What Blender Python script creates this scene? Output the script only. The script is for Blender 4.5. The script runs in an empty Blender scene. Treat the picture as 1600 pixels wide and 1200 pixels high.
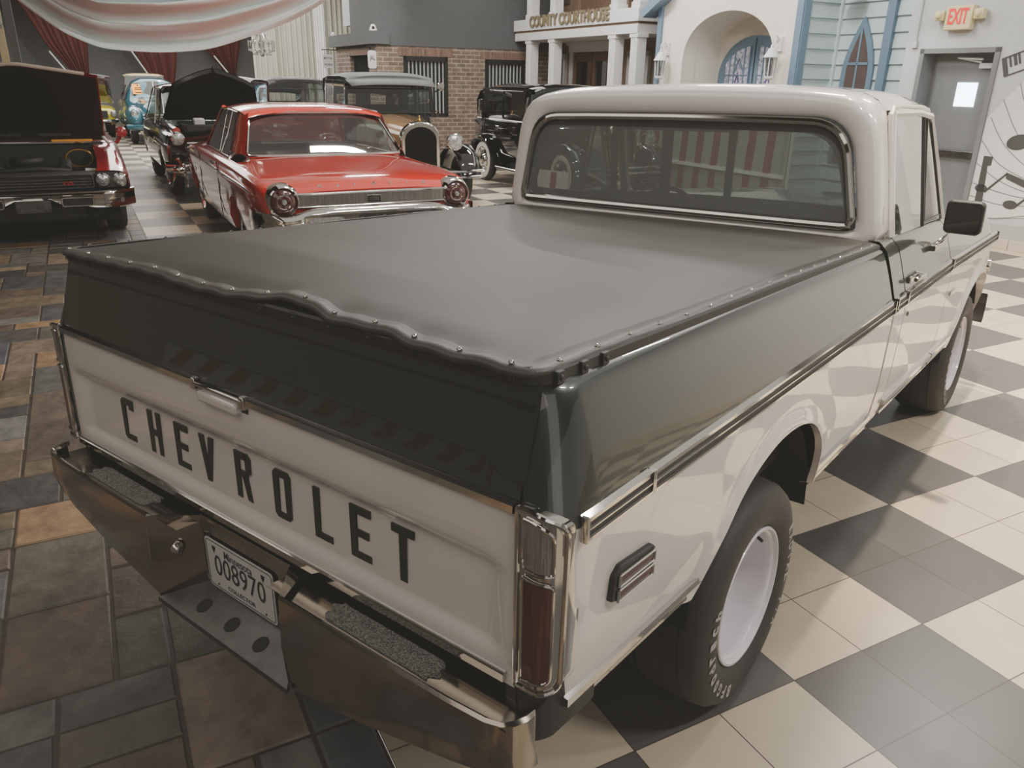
import bpy, bmesh, math, random
from mathutils import Vector, Matrix, Euler
random.seed(7)
SC = bpy.context.scene
COL = SC.collection
PI = math.pi
TH = 1.1575                      # direction of the room grid against the truck
TILE = 0.3128
GA = (math.sin(TH), -math.cos(TH)); GB = (math.cos(TH), math.sin(TH))
ORG = (1.3243, 1.7945)
ROT = TH - PI / 2
def W(a, b, z=0.0):
    return Vector((ORG[0] + a * GA[0] + b * GB[0], ORG[1] + a * GA[1] + b * GB[1], z))

# ------------------------------------------------------------------ mesh builder
class MB:
    def __init__(s): s.v = []; s.f = []; s.m = []
    def add(s, vs, fs, mi=0):
        o = len(s.v); s.v += [tuple(p) for p in vs]
        for f in fs: s.f.append(tuple(i + o for i in f)); s.m.append(mi)
        return s
    def box(s, x0, x1, y0, y1, z0, z1, mi=0):
        v = [(x, y, z) for z in (z0, z1) for y in (y0, y1) for x in (x0, x1)]
        return s.add(v, [(0, 2, 3, 1), (4, 5, 7, 6), (0, 1, 5, 4), (2, 6, 7, 3), (0, 4, 6, 2), (1, 3, 7, 5)], mi)
    def grid(s, rows, cu=False, cv=False, mi=0, cap=False):
        n = len(rows); m = len(rows[0]); v = [p for r in rows for p in r]; f = []
        for i in range(n if cv else n - 1):
            for j in range(m if cu else m - 1):
                a = i * m + j; b = i * m + (j + 1) % m; c = ((i + 1) % n) * m + (j + 1) % m; d = ((i + 1) % n) * m + j
                f.append((a, b, c, d))
        if cap: f.append(tuple(range(m - 1, -1, -1))); f.append(tuple(range((n - 1) * m, n * m)))
        return s.add(v, f, mi)
    def prism(s, poly, fn, d0, d1, mi=0):
        n = len(poly)
        v = [fn(a, b, d0) for a, b in poly] + [fn(a, b, d1) for a, b in poly]
        f = [tuple(range(n)), tuple(range(2 * n - 1, n - 1, -1))] + [(i, (i + 1) % n, n + (i + 1) % n, n + i) for i in range(n)]
        return s.add(v, f, mi)
    def tube(s, path, r, n=8, closed=False, mi=0, cap=True, ry=None):
        P = [Vector(p) for p in path]; rows = []; L = len(P); up = None
        for i, p in enumerate(P):
            t = (P[(i + 1) % L] - P[i - 1]) if closed else (P[min(i + 1, L - 1)] - P[max(i - 1, 0)])
            if t.length < 1e-9: t = Vector((0, 0, 1))
            t.normalize()
            if up is None: up = Vector((0, 0, 1)) if abs(t.z) < .9 else Vector((1, 0, 0))
            a = t.cross(up)
            if a.length < 1e-6: a = t.orthogonal()
            a.normalize(); b = a.cross(t); b.normalize(); up = b
            rr = r(i / (L - 1)) if callable(r) else r
            r2 = rr if ry is None else ry
            rows.append([p + a * (rr * math.cos(k * 2 * PI / n)) + b * (r2 * math.sin(k * 2 * PI / n)) for k in range(n)])
        return s.grid(rows, cu=True, cv=closed, mi=mi, cap=cap and not closed)
    def lathe(s, prof, c, axis='x', n=32, mi=0, cap=False):
        rows = []
        for d, r in prof:
            row = []
            for k in range(n):
                t = k * 2 * PI / n; u, w = r * math.cos(t), r * math.sin(t)
                row.append({'x': (c[0] + d, c[1] + u, c[2] + w), 'y': (c[0] + u, c[1] + d, c[2] + w), 'z': (c[0] + u, c[1] + w, c[2] + d)}[axis])
            rows.append(row)
        return s.grid(rows, cu=True, mi=mi, cap=cap)
    def ball(s, c, rx, ry=None, rz=None, n=16, m=10, mi=0, half=False):
        ry = rx if ry is None else ry; rz = rx if rz is None else rz; rows = []
        for i in range(m + 1):
            t = PI * i / m * (.5 if half else 1)
            rows.append([(c[0] + rx * math.sin(t) * math.cos(k * 2 * PI / n), c[1] + ry * math.sin(t) * math.sin(k * 2 * PI / n), c[2] + rz * math.cos(t)) for k in range(n)])
        return s.grid(rows, cu=True, mi=mi)
    def xf(s, M, i0=0):
        s.v = s.v[:i0] + [tuple(M @ Vector(p)) for p in s.v[i0:]]; return s
    def build(s, name, mats, parent=None, smooth=35, bevel=0, solid=0, mirror=False, loc=None, sub=0, merge=1e-5, seg=2):
        me = bpy.data.meshes.new(name); me.from_pydata(s.v, [], s.f)
        if not isinstance(mats, (list, tuple)): mats = [mats]
        for m in mats: me.materials.append(m)
        if len(mats) > 1: me.polygons.foreach_set('material_index', s.m)
        bm = bmesh.new(); bm.from_mesh(me)
        if merge: bmesh.ops.remove_doubles(bm, verts=bm.verts, dist=merge)
        bmesh.ops.recalc_face_normals(bm, faces=bm.faces)
        if smooth:
            lim = math.radians(smooth)
            for f in bm.faces: f.smooth = True
            for e in bm.edges:
                if len(e.link_faces) == 2: e.smooth = e.calc_face_angle(0) < lim
        bm.to_mesh(me); bm.free()
        o = bpy.data.objects.new(name, me); COL.objects.link(o)
        if parent is not None: o.parent = parent
        if loc is not None: o.location = loc
        if mirror:
            md = o.modifiers.new('m', 'MIRROR'); md.use_axis = [mirror == 'x', mirror == 'y', False]
        if solid:
            md = o.modifiers.new('s', 'SOLIDIFY'); md.thickness = solid; md.offset = -1
        if bevel:
            md = o.modifiers.new('b', 'BEVEL'); md.width = bevel; md.segments = seg; md.limit_method = 'ANGLE'; md.angle_limit = math.radians(35); md.harden_normals = False
        if sub:
            md = o.modifiers.new('u', 'SUBSURF'); md.levels = sub; md.render_levels = sub
        return o

def empty(name, loc=(0, 0, 0), rz=0.0, parent=None):
    o = bpy.data.objects.new(name, None); COL.objects.link(o); o.location = loc; o.rotation_euler = (0, 0, rz)
    o.empty_display_size = .2
    if parent: o.parent = parent
    return o
def tag(o, label, cat, group=None):
    o['label'] = label; o['category'] = cat
    if group: o['group'] = group
    return o
def room(o):                      # a mesh built in room (a, b, z) coordinates
    o.location = (ORG[0], ORG[1], 0); o.rotation_euler = (0, 0, ROT); return o
def struct(o): o['kind'] = 'structure'; return o
def stuff(o): o['kind'] = 'stuff'; return o
def copy_tree(o, parent=None):
    c = o.copy(); COL.objects.link(c); c.parent = parent
    for ch in [x for x in COL.objects if x.parent == o]: copy_tree(ch, c)
    return c
def lerp(a, b, t): return a + (b - a) * t
def interp(xs, ys, x):
    if x <= xs[0]: return ys[0]
    for i in range(len(xs) - 1):
        if x <= xs[i + 1]: return lerp(ys[i], ys[i + 1], (x - xs[i]) / (xs[i + 1] - xs[i]))
    return ys[-1]
def smooth_interp(xs, ys, x):     # monotone-ish cubic
    if x <= xs[0]: return ys[0]
    if x >= xs[-1]: return ys[-1]
    n = len(xs)
    for i in range(n - 1):
        if x <= xs[i + 1]:
            h = xs[i + 1] - xs[i]; t = (x - xs[i]) / h
            def sl(k):
                if k <= 0: return (ys[1] - ys[0]) / (xs[1] - xs[0])
                if k >= n - 1: return (ys[-1] - ys[-2]) / (xs[-1] - xs[-2])
                a = (ys[k] - ys[k - 1]) / (xs[k] - xs[k - 1]); b = (ys[k + 1] - ys[k]) / (xs[k + 1] - xs[k])
                return 0 if a * b <= 0 else 2 * a * b / (a + b)
            m0, m1 = sl(i) * h, sl(i + 1) * h
            return (2*t**3-3*t*t+1)*ys[i] + (t**3-2*t*t+t)*m0 + (-2*t**3+3*t*t)*ys[i+1] + (t**3-t*t)*m1
def frange(a, b, n): return [a + (b - a) * i / (n - 1) for i in range(n)]
def rrect(x0, x1, z0, z1, r, n=6):   # rounded rectangle, r = one radius or (bl, br, tr, tl)
    if not isinstance(r, (list, tuple)): r = (r,) * 4
    P = []
    for (cx, cz, rr, a0) in ((x0 + r[0], z0 + r[0], r[0], PI), (x1 - r[1], z0 + r[1], r[1], 1.5 * PI), (x1 - r[2], z1 - r[2], r[2], 0), (x0 + r[3], z1 - r[3], r[3], .5 * PI)):
        for k in range(n + 1):
            t = a0 + k * PI / 2 / n; P.append((cx + rr * math.cos(t), cz + rr * math.sin(t)))
    return P
def roundpoly(P, R, n=5):
    out = []; m = len(P)
    if not isinstance(R, (list, tuple)): R = [R] * m
    for i in range(m):
        p = Vector(P[i]); a = (Vector(P[i - 1]) - p); b = (Vector(P[(i + 1) % m]) - p); r = min(R[i], a.length * .49, b.length * .49)
        s, e = p + a.normalized() * r, p + b.normalized() * r
        for k in range(n + 1):
            t = k / n; q = s * (1 - t) ** 2 + p * 2 * t * (1 - t) + e * t * t; out.append((q.x, q.y))
    return out
def text_geo(s, bold=0.0, depth=0.0):
    cu = bpy.data.curves.new('t', 'FONT'); cu.body = s; cu.size = 1; cu.offset = bold; cu.extrude = depth; cu.resolution_u = 3
    o = bpy.data.objects.new('t', cu); COL.objects.link(o)
    bpy.context.view_layer.update()
    me = bpy.data.meshes.new_from_object(o.evaluated_get(bpy.context.evaluated_depsgraph_get()))
    v = [tuple(p.co) for p in me.vertices]; f = [tuple(p.vertices) for p in me.polygons]
    bpy.data.objects.remove(o); bpy.data.meshes.remove(me); bpy.data.curves.remove(cu)
    return v, f
def text_fit(mb, s, c, ux, uy, w, h, bold=0.0, mi=0, thick=0.0, serif=False):
    """text centred at c, spanning w along ux and h along uy"""
    v, f = text_geo(s, bold, 0.5 if thick else 0)
    xs = [p[0] for p in v]; ys = [p[1] for p in v]; x0, x1, y0, y1 = min(xs), max(xs), min(ys), max(ys)
    c, ux, uy = Vector(c), Vector(ux).normalized(), Vector(uy).normalized(); nz = ux.cross(uy)
    out = []
    for p in v:
        a = (p[0] - (x0 + x1) / 2) / (x1 - x0) * w; b = (p[1] - (y0 + y1) / 2) / (y1 - y0) * h
        out.append(c + ux * a + uy * b + nz * (p[2] * thick))
    mb.add(out, f, mi)

# ------------------------------------------------------------------ materials
def nmat(name):
    m = bpy.data.materials.new(name); m.use_nodes = True
    nt = m.node_tree; b = nt.nodes['Principled BSDF']; return m, nt, b
def lin(c):
    return tuple((x / 12.92 if x <= .04045 else ((x + .055) / 1.055) ** 2.4) for x in c)
def mat(name, col, rough=.5, metal=0.0, coat=0.0, cior=1.5, var=.08, nscale=8.0, bump=0.0, bscale=60.0, rvar=0.0, emit=None, estr=0.0, stretch=(1, 1, 1), spec=.5, flake=0):
    m, nt, b = nmat(name); N = nt.nodes; L = nt.links
    tc = N.new('ShaderNodeTexCoord'); mp = N.new('ShaderNodeMapping'); mp.inputs['Scale'].default_value = stretch
    L.new(tc.outputs['Object'], mp.inputs[0])
    nz = N.new('ShaderNodeTexNoise'); nz.inputs['Scale'].default_value = nscale; nz.inputs['Detail'].default_value = 4
    L.new(mp.outputs[0], nz.inputs['Vector'])
    rp = N.new('ShaderNodeValToRGB'); c = lin(col)
    rp.color_ramp.elements[0].position = .3; rp.color_ramp.elements[1].position = .7
    rp.color_ramp.elements[0].color = tuple(max(0, x * (1 - var)) for x in c) + (1,)
    rp.color_ramp.elements[1].color = tuple(min(1, x * (1 + var)) for x in c) + (1,)
    L.new(nz.outputs['Fac'], rp.inputs[0]); L.new(rp.outputs[0], b.inputs['Base Color'])
    b.inputs['Roughness'].default_value = rough; b.inputs['Metallic'].default_value = metal
    b.inputs['Specular IOR Level'].default_value = spec
    if coat: b.inputs['Coat Weight'].default_value = coat; b.inputs['Coat Roughness'].default_value = .025; b.inputs['Coat IOR'].default_value = cior
    if rvar:
        mr = N.new('ShaderNodeMapRange'); mr.inputs['To Min'].default_value = max(.02, rough - rvar); mr.inputs['To Max'].default_value = rough + rvar
        L.new(nz.outputs['Fac'], mr.inputs[0]); L.new(mr.outputs[0], b.inputs['Roughness'])
    if bump:
        n2 = N.new('ShaderNodeTexNoise'); n2.inputs['Scale'].default_value = bscale; n2.inputs['Detail'].default_value = 3
        L.new(mp.outputs[0], n2.inputs['Vector'])
        bp = N.new('ShaderNodeBump'); bp.inputs['Strength'].default_value = bump; bp.inputs['Distance'].default_value = .01
        L.new(n2.outputs['Fac'], bp.inputs['Height']); L.new(bp.outputs[0], b.inputs['Normal'])
    if emit: b.inputs['Emission Color'].default_value = lin(emit) + (1,); b.inputs['Emission Strength'].default_value = estr
    return m
def glassmat(name, tint, refl=.08, rough=.02, haze=0.0):
    m = bpy.data.materials.new(name); m.use_nodes = True; nt = m.node_tree; N = nt.nodes; L = nt.links
    N.clear(); out = N.new('ShaderNodeOutputMaterial'); tr = N.new('ShaderNodeBsdfTransparent'); tr.inputs[0].default_value = lin(tint) + (1,)
    gl = N.new('ShaderNodeBsdfGlossy'); gl.inputs['Roughness'].default_value = rough
    lw = N.new('ShaderNodeLayerWeight'); lw.inputs[0].default_value = .25
    nz = N.new('ShaderNodeTexNoise'); nz.inputs['Scale'].default_value = 3
    mr = N.new('ShaderNodeMapRange'); mr.inputs['To Min'].default_value = refl; mr.inputs['To Max'].default_value = .7
    ad = N.new('ShaderNodeMath'); ad.operation = 'MULTIPLY_ADD'; ad.inputs[1].default_value = .01
    L.new(lw.outputs['Fresnel'], mr.inputs[0]); L.new(nz.outputs['Fac'], ad.inputs[0]); L.new(mr.outputs[0], ad.inputs[2])
    mx = N.new('ShaderNodeMixShader'); L.new(ad.outputs[0], mx.inputs[0]); L.new(tr.outputs[0], mx.inputs[1]); L.new(gl.outputs[0], mx.inputs[2])
    last = mx
    if haze:
        df = N.new('ShaderNodeBsdfDiffuse'); df.inputs[0].default_value = (.35, .36, .34, 1); m2 = N.new('ShaderNodeMixShader'); m2.inputs[0].default_value = haze
        L.new(mx.outputs[0], m2.inputs[1]); L.new(df.outputs[0], m2.inputs[2]); last = m2
    L.new(last.outputs[0], out.inputs[0]); return m

M = {}
M['white_paint'] = mat('white_paint', (.86, .83, .81), .3, coat=1, cior=1.75, var=.02, nscale=3)
M['green_paint'] = mat('green_paint', (.06, .10, .055), .32, coat=1.0, cior=1.5, var=.10, nscale=30)
M['cover'] = mat('vinyl_cover', (.215, .203, .186), .5, var=.20, nscale=2.2, bump=.10, bscale=420, rvar=.06)
M['hem'] = mat('vinyl_hem', (.22, .205, .19), .42, var=.12, nscale=20, bump=.12, bscale=300)
M['chrome'] = mat('chrome', (.80, .79, .77), .07, 1.0, var=.05, nscale=5, rvar=.04)
M['bumper_chrome'] = mat('worn_bumper_chrome', (.62, .585, .54), .13, 1.0, var=.22, nscale=4, rvar=.08, bump=.02, bscale=25)
M['dull_steel'] = mat('dull_steel', (.34, .335, .33), .38, .9, var=.35, nscale=14, rvar=.12)
M['grip'] = mat('grip_pad', (.52, .52, .50), .8, 0, var=.9, nscale=260, bump=.9, bscale=260)
M['window_black'] = mat('window_frame_black', (.17, .175, .175), .5, var=.08)
M['rubber'] = mat('tyre_rubber', (.155, .15, .145), .62, var=.15, nscale=20, bump=.1, bscale=120)
M['black'] = mat('black_trim', (.06, .06, .06), .5, var=.1)
M['dark'] = mat('dark_underside', (.07, .065, .06), .8, var=.2)
M['black_gloss'] = mat('black_gloss_paint', (.035, .035, .037), .08, coat=1, var=.2)
M['red_lens'] = mat('red_lens', (.27, .035, .04), .12, coat=1, var=.15, nscale=60, stretch=(1, 1, .1))
M['clear_lens'] = mat('clear_lens', (.50, .48, .46), .15, .3, coat=1, var=.35, nscale=40, stretch=(4, 4, .4), bump=.4, bscale=70)
M['wheel_white'] = mat('wheel_white', (.84, .82, .85), .25, coat=.5, var=.03)
M['letter_white'] = mat('raised_white_letter', (.62, .61, .59), .6)
M['letter_green'] = mat('letter_dark_green', (.105, .125, .095), .35, var=.1)
M['plate_white'] = mat('plate_white', (.80, .79, .79), .4, var=.02)
M['ink'] = mat('plate_ink', (.10, .09, .10), .5)
M['glass'] = glassmat('rear_window_glass', (.58, .61, .59), .07, haze=.26)
M['side_glass'] = glassmat('side_window_glass', (.86, .88, .88), .06, haze=.05)
M['dark_glass'] = mat('dark_car_glass', (.07, .08, .08), .05, coat=1, var=.3, nscale=2)
M['seat'] = mat('seat_vinyl', (.10, .10, .105), .5)
M['mirror'] = mat('mirror_glass', (.34, .30, .29), .05, 1.0, var=.1)
# ================================================================== the pickup truck
TRK = empty('pickup_truck', (0, 0, .0218)); TRK.rotation_euler = (-.0218, -.022, 0)
tag(TRK, 'dark green and white pickup truck with a black bed cover, nearest in the hall', 'pickup truck')
ZM = 1.012                       # belt moulding height
SZ = [1.258, 1.25, 1.235, 1.205, 1.16, 1.11, 1.06, 1.02, 1.0, .95, .85, .75, .70, .66, .62, .575, .53]
SX = [.893, .905, .915, .926, .940, .954, .967, .978, .980, .979, .975, .971, .968, .963, .957, .950, .940]
def secx(z, y):
    x = interp(SZ[::-1], SX[::-1], z)
    k = max(0, min(1, (1.5 - y) / 1.5))
    if z < .72: x -= k * .022 * (.72 - z) / .145
    return x
def arch(y, yc, rx=.425, zb=.46, rz=.40):
    d = abs(y - yc)
    return zb + rz * (1 - (d / rx) ** 2.3) ** (1 / 2.3) if d < rx else 0
def lowz(y, base):
    return max(base, arch(y, 1.085), arch(y, 4.03))
def side_cols(y0, y1, n):
    return frange(y0, y1, n)
RC = .075                        # rear corner radius
def rear_y(z): return .058 * max(0, (z - 1.03) / .225) if z > 1.03 else 0.0
def bed_path(z, ys):             # points of one height, from the tailgate seam round the corner along the side
    P = []; xs = secx(z, 0); y0 = rear_y(z)
    P.append((.891, y0 + .0)); P.append((xs - RC, y0))
    for k in range(1, 8):
        t = k / 8 * PI / 2; P.append((xs - RC + RC * math.sin(t), y0 + RC - RC * math.cos(t)))
    for y in ys: P.append((secx(z, y), max(y, y0 + RC)))
    return P
YS = [.14] + frange(.2, .62, 8) + frange(.64, .80, 12) + frange(.83, 1.36, 26) + frange(1.39, 1.53, 12) + frange(1.56, 2.12, 8)
def bed_side(sgn):
    o = []
    up = MB(); zs = [1.256, 1.25, 1.235, 1.205, 1.16, 1.11, 1.06, 1.03, ZM]
    rows = [[(sgn * x, y, z) for x, y in bed_path(z, YS)] for z in zs]
    sl = lambda P: [[(px, py, pz - .014 * py * max(0, (pz - ZM) / .25)) for px, py, pz in r] for r in P]
    cap = [[(sgn * (x - .10 if i > 8 else max(x - .09, .80)), y if i > 8 else max(y, .03) + .06, 1.25) for i, (x, y) in enumerate(bed_path(1.256, YS))]]
    up.grid(sl(cap + [[(sgn * (x - .008), y, 1.259) for x, y in bed_path(1.256, YS)]] + rows))
    # front edge return
    fr = [[(sgn * secx(z, 2.12), 2.12, z) for z in zs], [(sgn * (secx(z, 2.12) - .10), 2.135, z) for z in zs]]
    up.grid(sl(fr))
    a = up.build('bed_side_upper', M['green_paint'], TRK, smooth=60)
    lo = MB(); K = 9; rows = []
    pts0 = bed_path(.8, YS)
    cols = []
    for i in range(len(pts0)):
        y = pts0[i][1]; zb = lowz(y, .53) if i > 8 else .678
        col = []
        for k in range(K + 1):
            z = lerp(ZM, zb, k / K); p = bed_path(z, YS)[i]; x = p[0]
            # raised lip of the wheel opening
            d = math.hypot((y - 1.085) / .425, max(0, z - .46) / .40)
            if i > 8 and z > .46: x += .016 * math.exp(-((d - 1.03) / .07) ** 2)
            col.append((sgn * x, p[1], z))
        # inward return at the lower edge
        xl, yl, zl = col[-1]
        ins = .022 if zb > .535 else .06
        col.append((xl - sgn * ins, yl + (.03 if i < 9 else 0), zl - (.0 if zb > .56 else .01)))
        cols.append(col)
    lo.grid([[c[k] for c in cols] for k in range(K + 2)])
    lo.grid([[(sgn * secx(z, 2.12), 2.12, z) for z in frange(ZM, .53, 8)], [(sgn * (secx(z, 2.12) - .10), 2.13, z) for z in frange(ZM, .53, 8)]])
    b = lo.build('bed_side_lower', M['white_paint'], TRK, smooth=50)
    return a, b
for s in (1, -1): bed_side(s)

# belt moulding: chrome rails with a black band between, and end caps
def strip_path(pts, w, t, sgn, name, mat_, y_out=.004):
    mb = MB(); rows = []
    for (y, z, x) in pts:
        rows.append([(sgn * (x + y_out), y, z - w / 2), (sgn * (x + t), y, z - w / 2 + t * .5), (sgn * (x + t), y, z + w / 2 - t * .5), (sgn * (x + y_out), y, z + w / 2)])
    mb.grid(rows); mb.add([r for r in rows[0]], [(0, 1, 2, 3)]); mb.add([r for r in rows[-1]], [(3, 2, 1, 0)])
    return mb.build(name, mat_, TRK, smooth=30)
def moulding(sgn, y0, y1, z0, z1, w=.05):
    ys = frange(y0, y1, 10)
    zf = lambda y: lerp(z0, z1, (y - y0) / (y1 - y0))
    base = strip_path([(y, zf(y), secx(zf(y), y)) for y in ys], w - .014, .007, sgn, 'belt_moulding', M['black'], -.004)
    mb = MB()
    for dz, hw in ((w / 2 - .008, .0085), (.000, .0028), (-w / 2 + .006, .0055)):
        rows = []
        for y in ys:
            z = zf(y) + dz; x = secx(z, y)
            rows.append([(sgn * (x - .003), y, z - hw), (sgn * (x + .011), y, z - hw * .5), (sgn * (x + .011), y, z + hw * .5), (sgn * (x - .003), y, z + hw)])
        mb.grid(rows)
    for y in (y0, y1):
        z = zf(y); x = secx(z, y)
        mb.box(min(sgn * (x - .003), sgn * (x + .012)), max(sgn * (x - .003), sgn * (x + .012)), y - .004, y + .004, z - w / 2, z + w / 2)
    mb.build('chrome_rail', M['chrome'], base, smooth=35)
for s in (1, -1):
    moulding(s, .066, .30, 1.008, 1.012); moulding(s, .304, 2.115, 1.012, 1.024)
    moulding(s, 2.150, 2.30, 1.025, 1.026); moulding(s, 2.312, 3.15, 1.027, 1.037); moulding(s, 3.165, 4.42, 1.037, 1.030)
def low_moulding(sgn, pts, nm='lower_moulding'):
    base = MB(); mb = MB(); r1 = []; r2 = []; r3 = []
    for y, z in pts:
        x = secx(z, y)
        r1.append([(sgn * (x - .004), y, z - .013), (sgn * (x + .013), y, z - .009), (sgn * (x + .013), y, z + .009), (sgn * (x - .004), y, z + .013)])
        x2 = secx(z - .045, y)
        r2.append([(sgn * (x2 - .012), y, z - .055), (sgn * (x2 + .008), y, z - .051), (sgn * (x2 + .009), y, z - .039), (sgn * (x2 - .004), y, z - .035)])
        r3.append([(sgn * (x - .002), y, z - .010), (sgn * (x2 + .002), y, z - .037)])
    mb.grid(r1); mb.grid(r2)
    for r in (r1, r2):
        mb.add(r[0], [(0, 1, 2, 3)]); mb.add(r[-1], [(3, 2, 1, 0)])
    base.grid(r3)
    b = base.build(nm, M['black'], TRK, smooth=0); mb.build('chrome_rail', M['chrome'], b, smooth=35)
for s in (1, -1):
    low_moulding(s, [(y, lerp(.598, .592, y / .67)) for y in frange(.09, .675, 8)])
    low_moulding(s, [(y, .588) for y in frange(1.515, 2.115, 6)])
    low_moulding(s, [(y, .588) for y in frange(2.315, 3.15, 8)])
    low_moulding(s, [(y, .588) for y in frange(3.165, 3.60, 5)])

# side marker lights
def marker(sgn):
    mb = MB(); f = lambda a, b, d: (sgn * (secx(b, a) + d), a, b)
    poly = [(.172, .802), (.176, .858), (.196, .874), (.325, .862), (.336, .852), (.336, .800), (.32, .788), (.19, .796)]
    mb.prism(poly, f, -.004, .012)
    o = mb.build('side_marker_light', M['black'], TRK, bevel=.003)
    c = MB()
    for z0 in (.846, .812):
        p = [(.19, z0 - .016), (.19, z0 + .010), (.327, z0 + .004), (.327, z0 - .020)]
        for a, b in zip(p, p[1:] + p[:1]): c.tube([f(a[0], a[1], .015), f(b[0], b[1], .015)], .0035, 6)
    c.build('chrome_border', M['chrome'], o)
    r = MB()
    for z0 in (.846, .812): r.prism([(.192, z0 - .015), (.192, z0 + .009), (.325, z0 + .003), (.325, z0 - .019)], f, .008, .0145)
    r.build('red_reflector', M['red_lens'], o)
for s in (1, -1): marker(s)

# ---------------------------------------------------------------- tailgate
TG = MB()
def tg_y(x, z):
    y = rear_y(z)
    fx = max(0, min(1, (.86 - abs(x)) / .05))
    if z < 1.03:
        d = interp([.66, .695, .715, .735, .885, .900, .922, .94, 1.0, 1.03], [0, 0, .003, .016, .020, .018, .000, -.004, -.002, 0], z)
        y += fx * d
    else:
        y += fx * interp([1.03, 1.08, 1.15, 1.22, 1.26], [0, -.002, -.003, -.002, 0], z)
    return y
def tg_part(zs, mat_, name):
    mb = MB(); xs = frange(-.885, -.79, 6) + frange(-.78, .78, 14) + frange(.79, .885, 6)
    mb.grid([[(x, tg_y(x, z), z) for x in xs] for z in zs])
    if zs[0] > 1.1: mb.grid([[(x, tg_y(x, zs[0]) + .05, zs[0] - .0) for x in xs], [(x, tg_y(x, zs[0]), zs[0]) for x in xs]])
    return mb.build(name, mat_, TRK, smooth=50)
tgu = tg_part([1.256, 1.25, 1.23, 1.2, 1.19, 1.17, 1.13, 1.10, 1.09, 1.08, 1.07, 1.05, 1.035], M['green_paint'], 'tailgate_upper')
tgl = tg_part([1.037, 1.0, .97, .94, .932, .922, .912, .905, .90, .89, .885, .87, .84, .80, .77, .74, .735, .725, .715, .705, .695, .68, .662], M['white_paint'], 'tailgate')
MB().box(-.880, .880, .045, .075, .67, 1.22).build('tailgate_inner', M['dark'], TRK)
# chrome trims of the tailgate
t = MB()
def bar(mb, x0, x1, z0, h, y, d):
    mb.grid([[(x, y, z0 - h / 2), (x, y - d, z0 - h * .3), (x, y - d, z0 + h * .3), (x, y, z0 + h / 2)] for x in (x0, x1)])
    for x in (x0, x1): mb.add([(x, y, z0 - h / 2), (x, y - d, z0 - h * .3), (x, y - d, z0 + h * .3), (x, y, z0 + h / 2)], [(0, 1, 2, 3)])
bar(t, -.882, -.13, 1.043, .024, .004, .014); bar(t, .075, .882, 1.043, .024, .004, .014)
t.build('upper_chrome_trim', M['chrome'], tgl, smooth=50)
t = MB(); bar(t, -.88, .865, .678, .028, .004, .014); t.build('lower_chrome_trim', M['chrome'], tgl, smooth=50)
t = MB(); t.tube([(-.132, -.010, 1.043), (.078, -.010, 1.043)], .006, 8); t.box(-.142, -.122, -.014, .004, 1.028, 1.057); t.box(.066, .086, -.014, .004, 1.024, 1.055)
t.build('handle_trim', M['chrome'], tgl, bevel=.003)
t = MB(); t.box(-.105, .058, -.022, .012, 1.005, 1.034); h = t.build('tailgate_handle', M['white_paint'], tgl, bevel=.008)
t = MB(); t.box(-.118, .085, -.001, .02, .998, 1.036); t.build('handle_recess', M['black'], tgl)
# block letters
def glyph(ch, w=.066, h=.128, s=.021):
    R = lambda x0, x1, y0, y1: [(x0, y0), (x1, y0), (x1, y1), (x0, y1)]
    c = .010; v = s * .85
    if ch == 'C': return [[(c, 0), (s, 0), (s, h), (c, h), (0, h - c), (0, c)], R(s, w, 0, v), R(s, w, h - v, h), R(w - s, w, h - v - .012, h - v)]
    if ch == 'H': return [R(0, s, 0, h), R(w - s, w, 0, h), R(s, w - s, h / 2 - v / 2, h / 2 + v / 2)]
    if ch == 'E': return [R(0, s, 0, h), R(s, w, 0, v), R(s, w, h - v, h), R(s, w * .9, h / 2 - v / 2, h / 2 + v / 2)]
    if ch == 'V': return [[(w / 2 - s * .5, 0), (w / 2 + s * .5, 0), (w / 2 + s * .2, h * .22), (s, h), (0, h)], [(w / 2 - s * .2, h * .22), (w / 2 + s * .5, 0), (w, h), (w - s, h)]]
    if ch == 'R': return [R(0, s, 0, h), R(s, w - c, h - v, h), [(w - s, h * .52), (w, h * .52 + c), (w, h - c), (w - c, h), (w - s, h)], R(s, w - s * .6, h * .52 - v * .3, h * .52 + v * .7), [(w * .5 - .004, h * .5), (w - s, 0), (w, 0), (w * .5 + s - .002, h * .5)]]
    if ch == 'O': return [[(c, 0), (s, 0), (s, h), (c, h), (0, h - c), (0, c)], [(w - s, 0), (w - c, 0), (w, c), (w, h - c), (w - c, h), (w - s, h)], R(s, w - s, 0, v), R(s, w - s, h - v, h)]
    if ch == 'L': return [R(0, s, 0, h), R(s, w * .95, 0, v)]
    if ch == 'T': return [R(w / 2 - s / 2, w / 2 + s / 2, 0, h - v), R(0, w, h - v, h)]
for ch, x0 in zip('CHEVROLET', (-.604, -.453, -.311, -.187, -.026, .133, .285, .411, .543)):
    mb = MB()
    for poly in glyph(ch): mb.prism(poly, lambda a, b, d: (x0 + a, .0185 - d - .0, .757 + b), -.004, .0035)
    mb.build('letter', M['letter_green'], tgl)

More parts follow.
